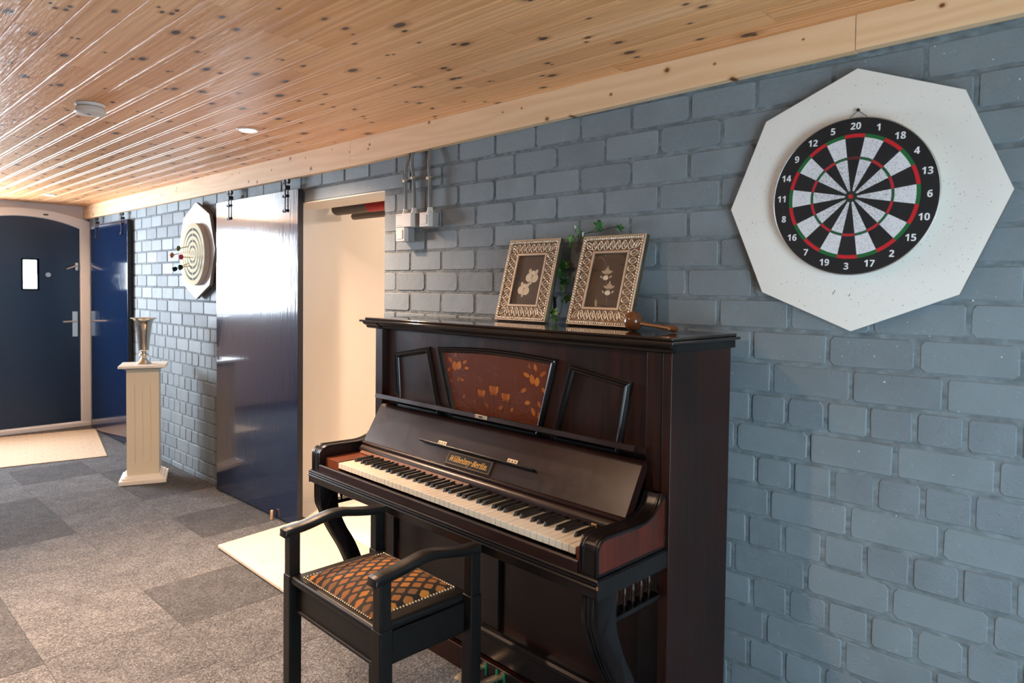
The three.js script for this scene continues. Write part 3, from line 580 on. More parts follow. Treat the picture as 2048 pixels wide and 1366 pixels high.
function cable(label, pts, clipY, top) {
  const t = thing('cable', label, 'cable', 'grey cables on the brick wall'), P = pts.map((p) => V(p[0], p[1], p[2] ?? 0.03));
  mesh('sheath', [tube(P, 0.0075, 32, 10)], M.cable, t);
  const c = P.reduce((a, b) => Math.abs(b.y - clipY) < Math.abs(a.y - clipY) ? b : a);
  mesh('clip', [new THREE.TorusGeometry(0.009, 0.003, 6, 16).rotateX(PI / 2).translate(c.x, clipY, 0.03), rb(c.x - 0.030, c.x - 0.006, clipY - 0.007, clipY + 0.007, 0.002, 0.028, 0.002)], M.paleBrass, t, 'pale cable clip');
}
cable('grey cable nearest the doorway, bending aside under the fascia board', [[-0.5696, 1.772], [-0.5698, 1.85], [-0.57, 1.918], [-0.5662, 1.975], [-0.552, 2.015], [-0.545, 2.06, 0.018]], 1.918);
cable('middle grey cable running down to the double switch box', [[-0.5027, 1.772], [-0.505, 1.86], [-0.511, 1.926], [-0.5217, 1.985], [-0.521, 2.03], [-0.518, 2.06, 0.018]], 1.926);
cable('grey cable running down to the single switch', [[-0.3874, 1.768], [-0.389, 1.85], [-0.3917, 1.914], [-0.398, 1.98], [-0.4, 2.06, 0.018]], 1.914);
{
  const t = thing('pipe', 'thick dark pipe with a red sleeve high in the doorway', 'pipe');
  mesh('tube', [between(V(-1.78, 1.902, -0.36), V(0.45, 1.902, -0.36), 0.040, 0.040, 24), new THREE.SphereGeometry(0.040, 20, 12).translate(-1.78, 1.902, -0.36)], mat({ color: lin(0.12, 0.10, 0.085), roughness: 0.6 }), t);
  mesh('sleeve', [between(V(-1.42, 1.902, -0.36), V(-1.05, 1.902, -0.36), 0.0412, 0.0412, 24)], mat({ color: lin(0.50, 0.01, 0.012), roughness: 0.5 }), t, 'bright red sleeve');
  tag(mesh('pipe', [between(V(-1.78, 1.865, -0.48), V(0.45, 1.865, -0.48), 0.022, 0.022, 18)], mat({ color: lin(0.20, 0.17, 0.14), roughness: 0.6 })), 'thinner grey pipe below the red-sleeved one in the doorway', 'pipe');
}

// ───────────────────────── the piano ─────────────────────────
const piano = thing('upright_piano', 'dark mahogany upright piano with inlaid front and open keyboard', 'piano');
piano.position.copy(PO); piano.rotation.y = PA;
const W0 = -1.445;                                                 // left side of the case, right side is x = 0
{
  const P = piano;
  const vert = (g) => uvm(g, 1);
  mesh('side_panel', [vert(rb(-0.03, 0, 0, 1.243, 0, 0.331, 0.002))], M.caseWood, P);
  mesh('side_panel', [vert(rb(W0, W0 + 0.03, 0, 1.243, 0, 0.331, 0.002))], M.caseWood, P);
  mesh('back_panel', [bx(W0 + 0.03, -0.03, 0.05, 1.243, 0.0, 0.03)], M.dark, P);
  mesh('pilaster', [vert(rb(W0 + 0.002, -1.394, 0.79, 1.243, 0.29, 0.334, 0.002))], M.mahog, P);
  mesh('pilaster', [vert(rb(-0.084, -0.033, 0.79, 1.243, 0.29, 0.328, 0.002))], M.caseWood, P);
  mesh('front_frame', [uvm(bx(-1.394, -0.084, 0.79, 1.243, 0.285, 0.311), 1)], M.caseWood, P, 'upper front board');
  // cornice and lid
  const cor = (a) => [[0.29, 1.236], [a - 0.038, 1.236], [a - 0.030, 1.240], [a - 0.028, 1.247], [a - 0.018, 1.252], [a - 0.010, 1.258], [a - 0.008, 1.263], [0.29, 1.263]];
  mesh('cornice', [uvm(alongX(cor(0.372), W0 - 0.02, 0.012)), uvm(alongX(cor(0.378), W0 - 0.045, W0 + 0.055)), bx(0, 0.014, 1.238, 1.263, 0.0, 0.335), bx(W0 - 0.03, W0, 1.238, 1.263, 0.0, 0.335)], M.ebony, P, 'black stepped cornice');
  mesh('lid', [rb(W0 - 0.06, 0.03, 1.263, 1.272, -0.005, 0.378, 0.004, 2), rb(W0 - 0.04, 0.018, 1.2715, 1.2815, -0.003, 0.362, 0.004, 2)], M.lid, P, 'polished lid');
  // upper panels with mouldings
  const mp = [[-0.004, 0.310], [-0.003, 0.318], [0.001, 0.3215], [0.005, 0.320], [0.008, 0.3235], [0.013, 0.322], [0.017, 0.316], [0.020, 0.3085]];
  const inset = (poly, d) => { const g = mould(poly, [[d, 0], [d + 0.0001, 0]]), p = g.attributes.position, out = []; for (let i = 0; i < p.count; i += 6) out.push([p.getX(i), p.getY(i)]); return out; };
  const flat = (poly, z, x0, x1, y0, y1) => { const g = new THREE.ShapeGeometry(shapeOf(poly)).translate(0, 0, z), p = g.attributes.position, uv = g.attributes.uv; if (x0 !== undefined) for (let i = 0; i < p.count; i++) uv.setXY(i, (p.getX(i) - x0) / (x1 - x0), (p.getY(i) - y0) / (y1 - y0)); else return uvm(g, 1); return g; };
  const LP = [[-1.325, 1.138], [-1.305, 0.92], [-1.026, 0.92], [-1.102, 1.176]];
  const RP = [[-0.376, 1.168], [-0.452, 0.92], [-0.186, 0.92], [-0.149, 1.137]];
  const CP = [[-1.043, 1.180], [-0.955, 0.92], [-0.511, 0.92], [-0.440, 1.181]];
  for (let i = 1; i < 12; i++) { const f = i / 12, x = mix(-0.440, -1.043, f); CP.push([x, mix(1.181, 1.180, f) + 0.0125 * Math.sin(PI * f)]); }
  for (const [poly, nm] of [[LP, 'small'], [RP, 'small'], [CP, 'inlaid']]) mesh('panel_moulding', [mould(poly, mp)], M.ebony, P);
  mesh('small_panel', [flat(inset(LP, 0.018), 0.3118)], M.mahog, P); mesh('small_panel', [flat(inset(RP, 0.018), 0.3118)], M.caseWood, P);
  const inlay = canvasTex(1536, 768, (c, w, h) => {
    seed = 17; c.fillStyle = '#5c2b14'; c.fillRect(0, 0, w, h);
    for (let i = 0; i < 1400; i++) { c.strokeStyle = `rgba(${rnd() < 0.5 ? '40,16,8' : '128,64,30'},${0.05 + 0.12 * rnd()})`; c.lineWidth = 1 + 3 * rnd(); const x = w * rnd(), y = h * rnd(); c.beginPath(); c.moveTo(x, y); c.lineTo(x + rr(-6, 6), y + 60 + 240 * rnd()); c.stroke(); }
    const X = (x) => (x + 1.05) / 0.62 * w, Y = (y) => h - (y - 0.92) / 0.28 * h, wood = ['#a85c1f', '#98501b', '#b26a24', '#84471b'];
    const petal = (x, y, l0, w0, a, k) => { const l = l0 * 1.65, wd = w0 * 1.6; c.save(); c.translate(X(x), Y(y)); c.rotate(a); c.beginPath(); c.moveTo(0, 0); c.bezierCurveTo(wd, -l * 0.25, wd * 0.9, -l * 0.75, 0, -l); c.bezierCurveTo(-wd * 0.9, -l * 0.75, -wd, -l * 0.25, 0, 0); c.fillStyle = wood[k % 4]; c.fill(); c.strokeStyle = 'rgba(45,16,6,.75)'; c.lineWidth = 2.5; c.stroke(); c.beginPath(); c.moveTo(0, 0); c.lineTo(0, -l * 0.8); c.lineWidth = 1.4; c.stroke(); c.restore(); };
    const stem = (pts) => { c.strokeStyle = 'rgba(45,16,7,.9)'; c.lineWidth = 5; c.beginPath(); c.moveTo(X(pts[0]), Y(pts[1])); c.bezierCurveTo(X(pts[2]), Y(pts[3]), X(pts[4]), Y(pts[5]), X(pts[6]), Y(pts[7])); c.stroke(); c.strokeStyle = 'rgba(120,60,26,.5)'; c.lineWidth = 2; c.stroke(); };
    stem([-0.74, 0.93, -0.85, 0.99, -0.93, 0.96, -0.97, 1.09]); stem([-0.73, 0.93, -0.62, 1.0, -0.55, 0.95, -0.52, 1.06]); stem([-0.73, 0.92, -0.735, 0.97, -0.73, 1.0, -0.735, 1.04]); stem([-0.73, 0.93, -0.70, 0.97, -0.68, 0.98, -0.675, 1.03]); stem([-0.735, 0.93, -0.77, 0.97, -0.79, 0.98, -0.80, 1.03]);
    stem([-0.95, 0.95, -0.88, 1.0, -0.82, 0.94, -0.73, 0.935]); stem([-0.50, 0.95, -0.58, 1.0, -0.64, 0.94, -0.73, 0.935]);
    petal(-0.945, 1.10, 64, 34, -0.2, 0); petal(-0.93, 1.105, 60, 28, 0.25, 2); petal(-0.965, 1.13, 46, 18, -0.9, 1); petal(-0.94, 1.15, 40, 14, -0.5, 3); petal(-0.905, 1.13, 44, 16, 1.0, 0); petal(-0.895, 1.115, 40, 15, 1.5, 2); petal(-0.975, 1.11, 40, 15, -2.4, 1); petal(-0.92, 1.075, 42, 15, 1.9, 1); petal(-0.935, 1.06, 44, 15, 0.5, 3); petal(-0.955, 1.055, 36, 14, -1.2, 3);
    petal(-0.545, 1.09, 60, 26, -0.2, 0); petal(-0.53, 1.085, 58, 24, 0.2, 2); petal(-0.56, 1.115, 50, 17, -1.2, 2); petal(-0.515, 1.12, 56, 18, 0.9, 1); petal(-0.53, 1.135, 48, 16, -0.3, 0); petal(-0.575, 1.075, 48, 17, -2.2, 0); petal(-0.505, 1.085, 46, 17, 2.3, 2); petal(-0.56, 1.14, 40, 13, -0.2, 3); petal(-0.52, 1.04, 44, 15, 2.8, 0); petal(-0.555, 1.03, 44, 18, -1.8, 2); petal(-0.485, 1.05, 40, 14, 2.9, 1); petal(-0.535, 0.985, 54, 18, -0.4, 0); petal(-0.52, 0.98, 44, 16, 0.4, 2);
    for (const [x, y, s] of [[-0.735, 1.035, 1.15], [-0.675, 1.02, 1], [-0.80, 1.02, 0.95]]) { petal(x, y, 54 * s, 22 * s, -0.55, 0); petal(x, y, 54 * s, 22 * s, 0.55, 2); petal(x, y, 48 * s, 20 * s, 0, 1); petal(x, y, 30 * s, 10 * s, -1.5, 3); petal(x, y, 30 * s, 10 * s, 1.5, 3); }
    petal(-0.76, 0.985, 44, 16, -0.9, 3); petal(-0.71, 0.985, 44, 16, 0.9, 1); petal(-0.83, 0.99, 34, 12, -0.6, 3); petal(-0.65, 0.985, 36, 13, 0.6, 0); petal(-0.90, 1.0, 34, 13, 0.4, 1);
  });
  mesh('inlaid_panel', [flat(inset(CP, 0.018), 0.3119, -1.05, -0.43, 0.92, 1.20)], mat({ map: inlay, roughnessMap: smudge, roughness: 0.8, clearcoat: 0.3, clearcoatRoughness: 0.15 }), P, 'lighter panel with inlaid flowers');
  // fallboard, its folded flap, ledge, plate
  const FX0 = -1.377, FX1 = -0.076;
  mesh('fallboard', [toCreasedNormals(uvm(alongX([[0.431, 0.7845], [0.356, 0.913], [0.350, 0.921], [0.342, 0.926], [0.332, 0.927], [0.324, 0.922], [0.320, 0.914], [0.395, 0.784]], FX0, FX1)), 0.6)], M.mahog, P, 'slanting dull mahogany fallboard');
  mesh('fallboard_moulding', [toCreasedNormals(uvm(alongX([[0.395, 0.783], [0.436, 0.784], [0.441, 0.781], [0.442, 0.775], [0.438, 0.772], [0.446, 0.771], [0.455, 0.766], [0.461, 0.758], [0.462, 0.749], [0.457, 0.744], [0.395, 0.744]], FX0, FX1)), 0.7)], M.mahog, P);
  mesh('flap', [uvm(alongX([[0.313, 0.937], [0.384, 0.957], [0.388, 0.960], [0.385, 0.974], [0.380, 0.975], [0.313, 0.953]], FX0 + 0.012, FX1 - 0.006))], M.caseWood, P, 'folded front flap of the fallboard');
  mesh('lock_plate', [rb(-0.748, -0.688, 0.9605, 0.9735, 0.383, 0.3885, 0.001)], M.paleBrass, P, 'brass lock plate'); mesh('keyhole', [bx(-0.727, -0.710, 0.964, 0.970, 0.388, 0.3891)], M.dark, P);
  const sl = Math.atan2(0.075, 0.1285);                             // lean of the fallboard
  const onFall = (g, x, s, out = 0) => g.rotateX(-sl).translate(x, 0.7845 + s * Math.cos(sl) + out * Math.sin(sl), 0.431 - s * Math.sin(sl) + out * Math.cos(sl));
  mesh('music_ledge', [onFall(new RoundedBoxGeometry(0.585, 0.007, 0.020, 2, 0.003), -0.733, 0.0585, 0.011)], M.ebony, P, 'narrow black music ledge');
  for (const x of [-0.914, -0.552]) { const h = mesh('hinge', [onFall(new RoundedBoxGeometry(0.046, 0.014, 0.002, 1, 0.0008), x, 0.070, 0.0012)], M.paleBrass, P, 'small brass hinge'); mesh('screw', [-0.014, 0, 0.014].map((d) => onFall(cyl(0.0024, 0.0024, 0.001, 8).rotateX(PI / 2), x + d, 0.070, 0.0026)), M.dark, h); }
  const plate = canvasTex(1024, 224, (c, w, h) => {
    c.fillStyle = '#0b0a0b'; c.fillRect(0, 0, w, h); c.strokeStyle = '#b98a33'; c.lineWidth = 5; c.strokeRect(16, 14, w - 32, h - 28);
    c.fillStyle = '#d9a640'; c.textAlign = 'center'; c.textBaseline = 'middle'; c.setTransform(1, 0, -0.22, 1, 24, 0); c.font = 'italic bold 132px serif'; c.fillText('Wilhelmy·Berlin.', w / 2, h / 2 + 4, w - 120);
  });
  const pg = new THREE.PlaneGeometry(0.226, 0.047);
  mesh('name_plate_back', [onFall(new RoundedBoxGeometry(0.230, 0.051, 0.004, 1, 0.0015), -0.744, 0.028, 0.002)], M.ebony, P);
  mesh('name_plate', [onFall(pg, -0.744, 0.028, 0.0042)], mat({ map: plate, roughness: 0.3 }), P, 'black maker\'s plate with gilt lettering Wilhelmy Berlin');
  // keys: 85, from A to A
  const K0 = -1.2804, KW = 0.0235, white = strip(uvm(new RoundedBoxGeometry(KW - 0.0016, 0.020, 0.155, 1, 0.0012))), front = strip(new THREE.BoxGeometry(KW - 0.0019, 0.0185, 0.001));
  const bs = shapeOf([[0, 0], [0.0905, 0], [0.084, 0.0115], [0, 0.0125]]);
  const bk = strip(toCreasedNormals(alongX(bs, -0.0050, 0.0050, 0.0016), 0.3)); bk.translate(0, 0, 0);
  for (let i = 0; i < 50; i++) {
    const x = K0 + (i + 0.5) * KW, k = share('white_key', white, M.ivory, P); k.position.set(x, 0.7297 + rr(-0.0004, 0.0004), 0.5275); 
    const f = share('key_front', front, M.ivoryFront, k); f.position.set(0, -0.0006, 0.0776);
    const n = (i + 5) % 7; if (i < 49 && n !== 2 && n !== 6) { const o = { 0: -0.002, 1: 0.002, 3: -0.003, 4: 0, 5: 0.003 }[n], b = share('black_key', bk, M.keyBlack, P); b.position.set(K0 + (i + 1) * KW + o, 0.7395, 0.4605); }
  }
  mesh('key_block', [uvm(rb(-1.377, K0 - 0.0006, 0.69, 0.743, 0.44, 0.604, 0.002), 2)], M.redWood, P); mesh('key_block', [uvm(rb(K0 + 50 * KW + 0.0006, -0.076, 0.69, 0.741, 0.44, 0.604, 0.002), 2)], M.redWood, P);
  mesh('key_rail', [uvm(alongX([[0.440, 0.743], [0.468, 0.743], [0.472, 0.7465], [0.464, 0.7545], [0.440, 0.757]], -1.345, -0.69))], mat({ color: lin(0.17, 0.065, 0.03), roughness: 0.5 }), P, 'worn brown rail above the keys');
  mesh('brass_catch', [rb(-0.166, -0.146, 0.7445, 0.756, 0.462, 0.468, 0.002)], M.brass, P, 'small brass catch');
  mesh('keyslip', [uvm(alongX([[0.575, 0.69], [0.634, 0.69], [0.634, 0.716], [0.631, 0.7195], [0.611, 0.7135], [0.611, 0.70], [0.575, 0.70]], -1.377, -0.076))], M.mahog, P, 'front rail before the keys');
  const kb = [[0.30, 0.638], [0.632, 0.638], [0.640, 0.643], [0.641, 0.663], [0.6455, 0.666], [0.6465, 0.670], [0.6435, 0.6735], [0.6405, 0.6745], [0.6445, 0.6775], [0.6435, 0.6815], [0.640, 0.6825], [0.6415, 0.6855], [0.6385, 0.689], [0.634, 0.690], [0.30, 0.690]];
  mesh('keybed', [toCreasedNormals(uvm(alongX(kb, W0 + 0.006, -0.006)), 0.5), uvm(rb(W0 + 0.003, W0 + 0.008, 0.640, 0.687, 0.331, 0.642, 0.002)), uvm(rb(-0.008, -0.003, 0.640, 0.687, 0.331, 0.642, 0.002))], M.ebony, P, 'black keybed with beaded front edge');
  mesh('worn_edge', [new RoundedBoxGeometry(0.004, 0.010, 0.004, 1, 0.0015).translate(-0.005, 0.672, 0.642)], mat({ color: lin(0.30, 0.08, 0.02), roughness: 0.7 }), P, 'chipped orange corner');
  // cheeks: rounded arm, scrolling up to the case
  const cheek = (d) => {
    const e = d > 0.006 ? d : 0, s = new THREE.Shape(); s.moveTo(0.325 + e, 0.69 + e); s.lineTo(0.633 - d, 0.69 + e); s.lineTo(0.633 - d, 0.748); s.bezierCurveTo(0.633 - d, 0.772, 0.615, 0.788 - d, 0.585, 0.788 - d); s.lineTo(0.455, 0.785 - d); s.bezierCurveTo(0.405, 0.785 - d, 0.365 - d, 0.796, 0.350 - d, 0.845); s.lineTo(0.325 + e, 0.845 - e); s.closePath(); return s;
  };
  for (const [a, b] of [[W0 + 0.010, W0 + 0.067], [-0.073, -0.012]]) {
    const right = a > -0.5;
    mesh('cheek', [toCreasedNormals(uvm(alongX(cheek(0.0035), a + 0.002, b - 0.002), 1), 0.6)], right ? M.cheekWood : M.ebony, P, 'rounded key cheek');
    mesh('cheek_bead', [a, a + 0.009, b - 0.016, b - 0.007].map((x) => toCreasedNormals(uvm(alongX(hole(cheek(0), cheek(0.009).getPoints(10).map((p) => [p.x, p.y])), x, x + 0.007, 0.0022)), 0.6)), M.ebony, P, 'black beading along the cheek');
    mesh('cheek_face', [toCreasedNormals(uvm(alongX(cheek(0.0025), a + 0.016, b - 0.016)), 0.6)], M.ebony, P, 'black front of the cheek');
  }
  // console legs, gallery with spindles
  const legShape = (() => {
    const f = [[0.626, 0.638], [0.624, 0.563], [0.610, 0.528], [0.592, 0.482], [0.562, 0.425], [0.530, 0.37], [0.497, 0.30], [0.470, 0.22], [0.462, 0.14], [0.478, 0.07], [0.50, 0.045]], b = [[0.41, 0.045], [0.40, 0.10], [0.405, 0.18], [0.425, 0.27], [0.452, 0.343], [0.476, 0.393], [0.507, 0.445], [0.532, 0.50], [0.545, 0.545], [0.546, 0.638]];
    const s = new THREE.Shape(); s.moveTo(...f[0]); s.splineThru(f.slice(1).map((p) => new THREE.Vector2(...p))); s.lineTo(...b[0]); s.splineThru(b.slice(1).map((p) => new THREE.Vector2(...p))); s.closePath(); return s;
  })();
  for (const [a, b] of [[W0 + 0.014, W0 + 0.064], [-0.068, -0.014]]) {
    mesh('leg', [toCreasedNormals(uvm(alongX(legShape, a, b, 0.002), 1), 0.6)], M.ebony, P, 'curved black console leg');
    mesh('leg_reeding', [0.012, 0.025, 0.038].map((d) => { const c = new THREE.CatmullRomCurve3([[0.626, 0.634], [0.624, 0.563], [0.610, 0.528], [0.592, 0.482], [0.562, 0.425], [0.530, 0.37], [0.497, 0.30], [0.470, 0.22], [0.463, 0.16]].map((p) => V(a + d, p[1], p[0]))); return new THREE.TubeGeometry(c, 30, 0.0035, 6); }), M.ebony, P);
    const m = (a + b) / 2; mesh('gallery_rail', [uvm(rb(m - 0.02, m + 0.02, 0.546, 0.560, 0.33, 0.548, 0.003))], M.ebony, P, 'rail of the little gallery under the keybed');
    for (let i = 0; i < 5; i++) mesh('spindle', [lathe([[0.004, 0], [0.004, 0.006], [0.0075, 0.012], [0.005, 0.02], [0.0075, 0.035], [0.009, 0.045], [0.005, 0.062], [0.0075, 0.07], [0.004, 0.079]], 10).translate(m, 0.559, 0.365 + i * 0.038)], M.caseWood, P);
    mesh('toe_block', [uvm(rb(m - 0.04, m + 0.04, 0.0, 0.046, 0.30, 0.53, 0.006, 2), 2)], M.ebony, P);
  }
  // lower front
  mesh('lower_panel', [uvm(bx(W0 + 0.03, -0.03, 0.19, 0.64, 0.275, 0.295))], M.mahog, P, 'dark lower front panel');
  for (const [a, b] of [[W0 + 0.03, W0 + 0.11], [-0.11, -0.03], [-0.78, -0.70]]) mesh('lower_stile', [uvm(rb(a, b, 0.2, 0.638, 0.29, 0.312, 0.002), 1)], M.ebony, P);
  mesh('lower_rail', [uvm(alongX([[0.27, 0.10], [0.325, 0.10], [0.325, 0.170], [0.331, 0.176], [0.328, 0.183], [0.332, 0.188], [0.326, 0.196], [0.315, 0.20], [0.27, 0.20]], W0 + 0.03, -0.03))], M.ebony, P, 'moulded rail above the plinth');
  mesh('plinth', [uvm(rb(W0 + 0.03, -0.03, 0.0, 0.086, 0.25, 0.334, 0.003))], M.mahog, P);
  const felt = mat({ color: lin(0.0, 0.16, 0.07), roughness: 0.9 });
  for (const x of [-0.752, -0.66]) {
    const g = toCreasedNormals(alongX([[0.32, 0.062], [0.36, 0.070], [0.40, 0.074], [0.44, 0.070], [0.458, 0.062], [0.458, 0.058], [0.44, 0.062], [0.40, 0.064], [0.36, 0.060], [0.32, 0.054]], -0.013, 0.013, 0.002), 0.7).translate(x, 0.0, 0);
    mesh('pedal', [g], M.paleBrass, P, 'brass pedal');
    for (const s of [-1, 1]) mesh('pedal_felt', [rb(x + s * 0.018 - 0.004, x + s * 0.018 + 0.004, 0.035, 0.080, 0.332, 0.340, 0.002)], felt, P, 'green felt beside the pedal');
  }
}
// ───────────────────────── the stool with arms ─────────────────────────
{
  const t = seat(thing('piano_stool', 'black wooden piano stool with arms and patterned seat', 'stool'), -0.679, 0, 0.828);
  const X = 0.241, ZF = 0.150, ZB = -0.158, ps = 0.0175;
  for (const sx of [-1, 1]) {
    for (const z of [ZF, ZB]) mesh('leg', [uvm(rb(sx * X - ps, sx * X + ps, 0, 0.655, z - ps, z + ps, 0.003, 2), 1), uvm(rb(sx * X - ps - 0.003, sx * X + ps + 0.003, 0, 0.53, z - ps - 0.003, z + ps + 0.003, 0.004, 2), 1)], M.chair, t);
    const top = [[0.182, 0.671], [0.165, 0.675], [0.125, 0.678], [0.09, 0.683], [0.06, 0.689], [0.02, 0.695], [-0.02, 0.694], [-0.07, 0.684], [-0.125, 0.675], [-0.178, 0.672]], s = new THREE.Shape();
    s.moveTo(...top[0]); s.splineThru(top.slice(1).map((p) => new THREE.Vector2(...p))); s.lineTo(-0.178, 0.648); s.splineThru(top.slice(0, -1).reverse().map((p) => new THREE.Vector2(p[0], p[1] - 0.023))); s.closePath();
    mesh('armrest', [toCreasedNormals(uvm(alongX(s, sx * X - 0.021, sx * X + 0.021, 0.004), 2), 0.6)], M.chair, t, 'curved black armrest');
  }
  mesh('seat_box', [uvm(rb(-X + 0.01, X - 0.01, 0.422, 0.505, ZB + 0.006, ZF - 0.004, 0.003)), uvm(rb(-X + 0.012, X - 0.012, 0.415, 0.426, ZB + 0.002, ZF + 0.003, 0.004))], M.chair, t, 'deep black box under the seat');
  mesh('seat_lid', [uvm(rb(-X + 0.014, X - 0.014, 0.502, 0.53, ZB - 0.004, ZF + 0.016, 0.012, 3))], M.chair, t, 'rounded black seat rim');
  const fab = canvasTex(1024, 1024, (c, w, h) => {
    c.fillStyle = '#1a110c'; c.fillRect(0, 0, w, h); seed = 23; const nx = 20, ny = 10, cw = w / nx, rh = h / ny;
    for (let j = -1; j <= ny; j++) for (let i = -1; i <= nx; i++) {
      if ((i + j) & 1) continue;
      const x = i * cw + cw / 2, y = j * rh + rh / 2, k = rnd(), a = cw * 0.62, b = cw * 0.22, e = rh * 0.56;
      c.fillStyle = k < 0.4 ? '#b06f24' : k < 0.75 ? '#925a26' : '#76502c';
      c.beginPath(); c.moveTo(x - b, y - e); c.bezierCurveTo(x - b, y - e * 0.5, x - a, y - e * 0.45, x - a, y); c.bezierCurveTo(x - a, y + e * 0.45, x - b, y + e * 0.5, x - b, y + e); c.lineTo(x + b, y + e); c.bezierCurveTo(x + b, y + e * 0.5, x + a, y + e * 0.45, x + a, y); c.bezierCurveTo(x + a, y - e * 0.45, x + b, y - e * 0.5, x + b, y - e); c.fill();
    }
    for (let i = 0; i < 26000; i++) { c.fillStyle = `rgba(${rnd() < 0.5 ? '0,0,0' : '190,130,70'},${0.10 * rnd()})`; c.fillRect(w * rnd(), h * rnd(), 2, 4); }
  });
  const n = 24, cu = new THREE.PlaneGeometry(0.355, 0.285, n, n).rotateX(-PI / 2), p = cu.attributes.position;
  for (let i = 0; i < p.count; i++) { const u = p.getX(i) / 0.1775, v = p.getZ(i) / 0.1425, e = (1 - Math.pow(Math.abs(u), 3)) * (1 - Math.pow(Math.abs(v), 3)); p.setY(i, 0.5295 + 0.034 * Math.pow(Math.max(e, 0), 0.55)); }
  cu.computeVertexNormals();
  mesh('cushion', [cu], mat({ map: fab, roughness: 0.75, sheen: 0.5, sheenRoughness: 0.4, sheenColor: lin(0.4, 0.25, 0.12) }), t, 'domed seat in amber and black wavy check');
  const stud = new THREE.SphereGeometry(0.0036, 8, 5), studs = [];
  for (let i = 0; i <= 34; i++) for (const s of [-1, 1]) studs.push(stud.clone().translate(-0.1775 + 0.355 * i / 34, 0.532, s * 0.1435));
  for (let i = 0; i <= 27; i++) for (const s of [-1, 1]) studs.push(stud.clone().translate(s * 0.1785, 0.532, -0.1425 + 0.285 * i / 27));
  const st = mesh('upholstery_nails', studs, M.paleBrass, t, 'row of small metal upholstery nails'); st.userData.kind = 'stuff';
}
// ───────────────────────── on the piano ─────────────────────────
function orchid(c, x, y, s, r) {
  c.save(); c.translate(x, y); c.rotate(r); c.scale(s, s); const g = (a, b, w, h, rot, f) => { c.fillStyle = f; c.beginPath(); c.ellipse(a, b, w, h, rot, 0, 7); c.fill(); };
  g(-30, 18, 38, 36, 0.3, '#e9dfca'); g(30, 18, 38, 36, -0.3, '#e4d9c3'); g(-32, -30, 17, 26, -0.5, '#ddd0b8'); g(32, -30, 17, 26, 0.5, '#ddd0b8'); g(0, -18, 16, 26, 0, '#efe6d4'); g(0, 52, 13, 24, 0, '#d8ccb4'); g(0, 10, 12, 22, 0, '#cbbca0'); g(0, -2, 6, 6, 0, '#4a4138'); c.restore();
}
const photo1 = canvasTex(512, 704, (c, w, h) => {
  c.fillStyle = '#3a322f'; c.fillRect(0, 0, w, h); seed = 3; for (let i = 0; i < 5000; i++) { c.fillStyle = `rgba(${rnd() < 0.5 ? '20,16,15' : '92,80,72'},${0.12 * rnd()})`; c.fillRect(w * rnd(), h * rnd(), 40 * rnd(), 2); }
  orchid(c, 315, 285, 1.75, 0.08); orchid(c, 200, 470, 1.65, 0.12); c.strokeStyle = '#8a7a66'; c.lineWidth = 3; c.beginPath(); c.moveTo(190, 545); c.quadraticCurveTo(175, 590, 150, 620); c.stroke(); c.font = 'italic 26px serif'; c.fillStyle = 'rgba(160,140,115,.7)';
});
const photo2 = canvasTex(512, 704, (c, w, h) => {
  c.fillStyle = '#40342b'; c.fillRect(0, 0, w, h); seed = 5; for (let i = 0; i < 5000; i++) { c.fillStyle = `rgba(${rnd() < 0.5 ? '22,17,14' : '104,86,70'},${0.12 * rnd()})`; c.fillRect(w * rnd(), h * rnd(), 40 * rnd(), 2); }
  c.strokeStyle = '#9c8a70'; c.lineWidth = 4; c.beginPath(); c.moveTo(90, 30); c.quadraticCurveTo(210, 120, 230, 260); c.quadraticCurveTo(260, 420, 330, 660); c.stroke();
  const pet = (x, y, l, wd, a, f) => { c.save(); c.translate(x, y); c.rotate(a); c.fillStyle = f; c.beginPath(); c.moveTo(0, 0); c.quadraticCurveTo(wd, -l / 2, 0, -l); c.quadraticCurveTo(-wd, -l / 2, 0, 0); c.fill(); c.restore(); };
  for (const [x, y, s] of [[235, 260, 1], [310, 455, 1]]) { for (const [a, l] of [[-1.2, 95], [1.2, 95], [0, 105], [-0.5, 70], [0.6, 70]]) pet(x, y, l * s, 34 * s, a, '#bfae90'); pet(x, y + 10, 40, 26, 2.6, '#a48f70'); pet(x, y + 10, 40, 26, -2.6, '#a48f70'); c.fillStyle = '#efe6d2'; c.beginPath(); c.ellipse(x - 6, y + 55, 44, 30, 0.1, 0, 7); c.fill(); pet(x - 60, y + 60, 50, 24, -0.8, '#cdbd9f'); pet(x + 50, y + 60, 54, 24, 0.8, '#cdbd9f'); }
  for (const [x, y] of [[90, 60], [150, 90], [170, 40]]) pet(x, y, 50, 14, -0.6, '#8d7a5f'); pet(170, 704, 120, 40, -0.25, '#a89573');
});
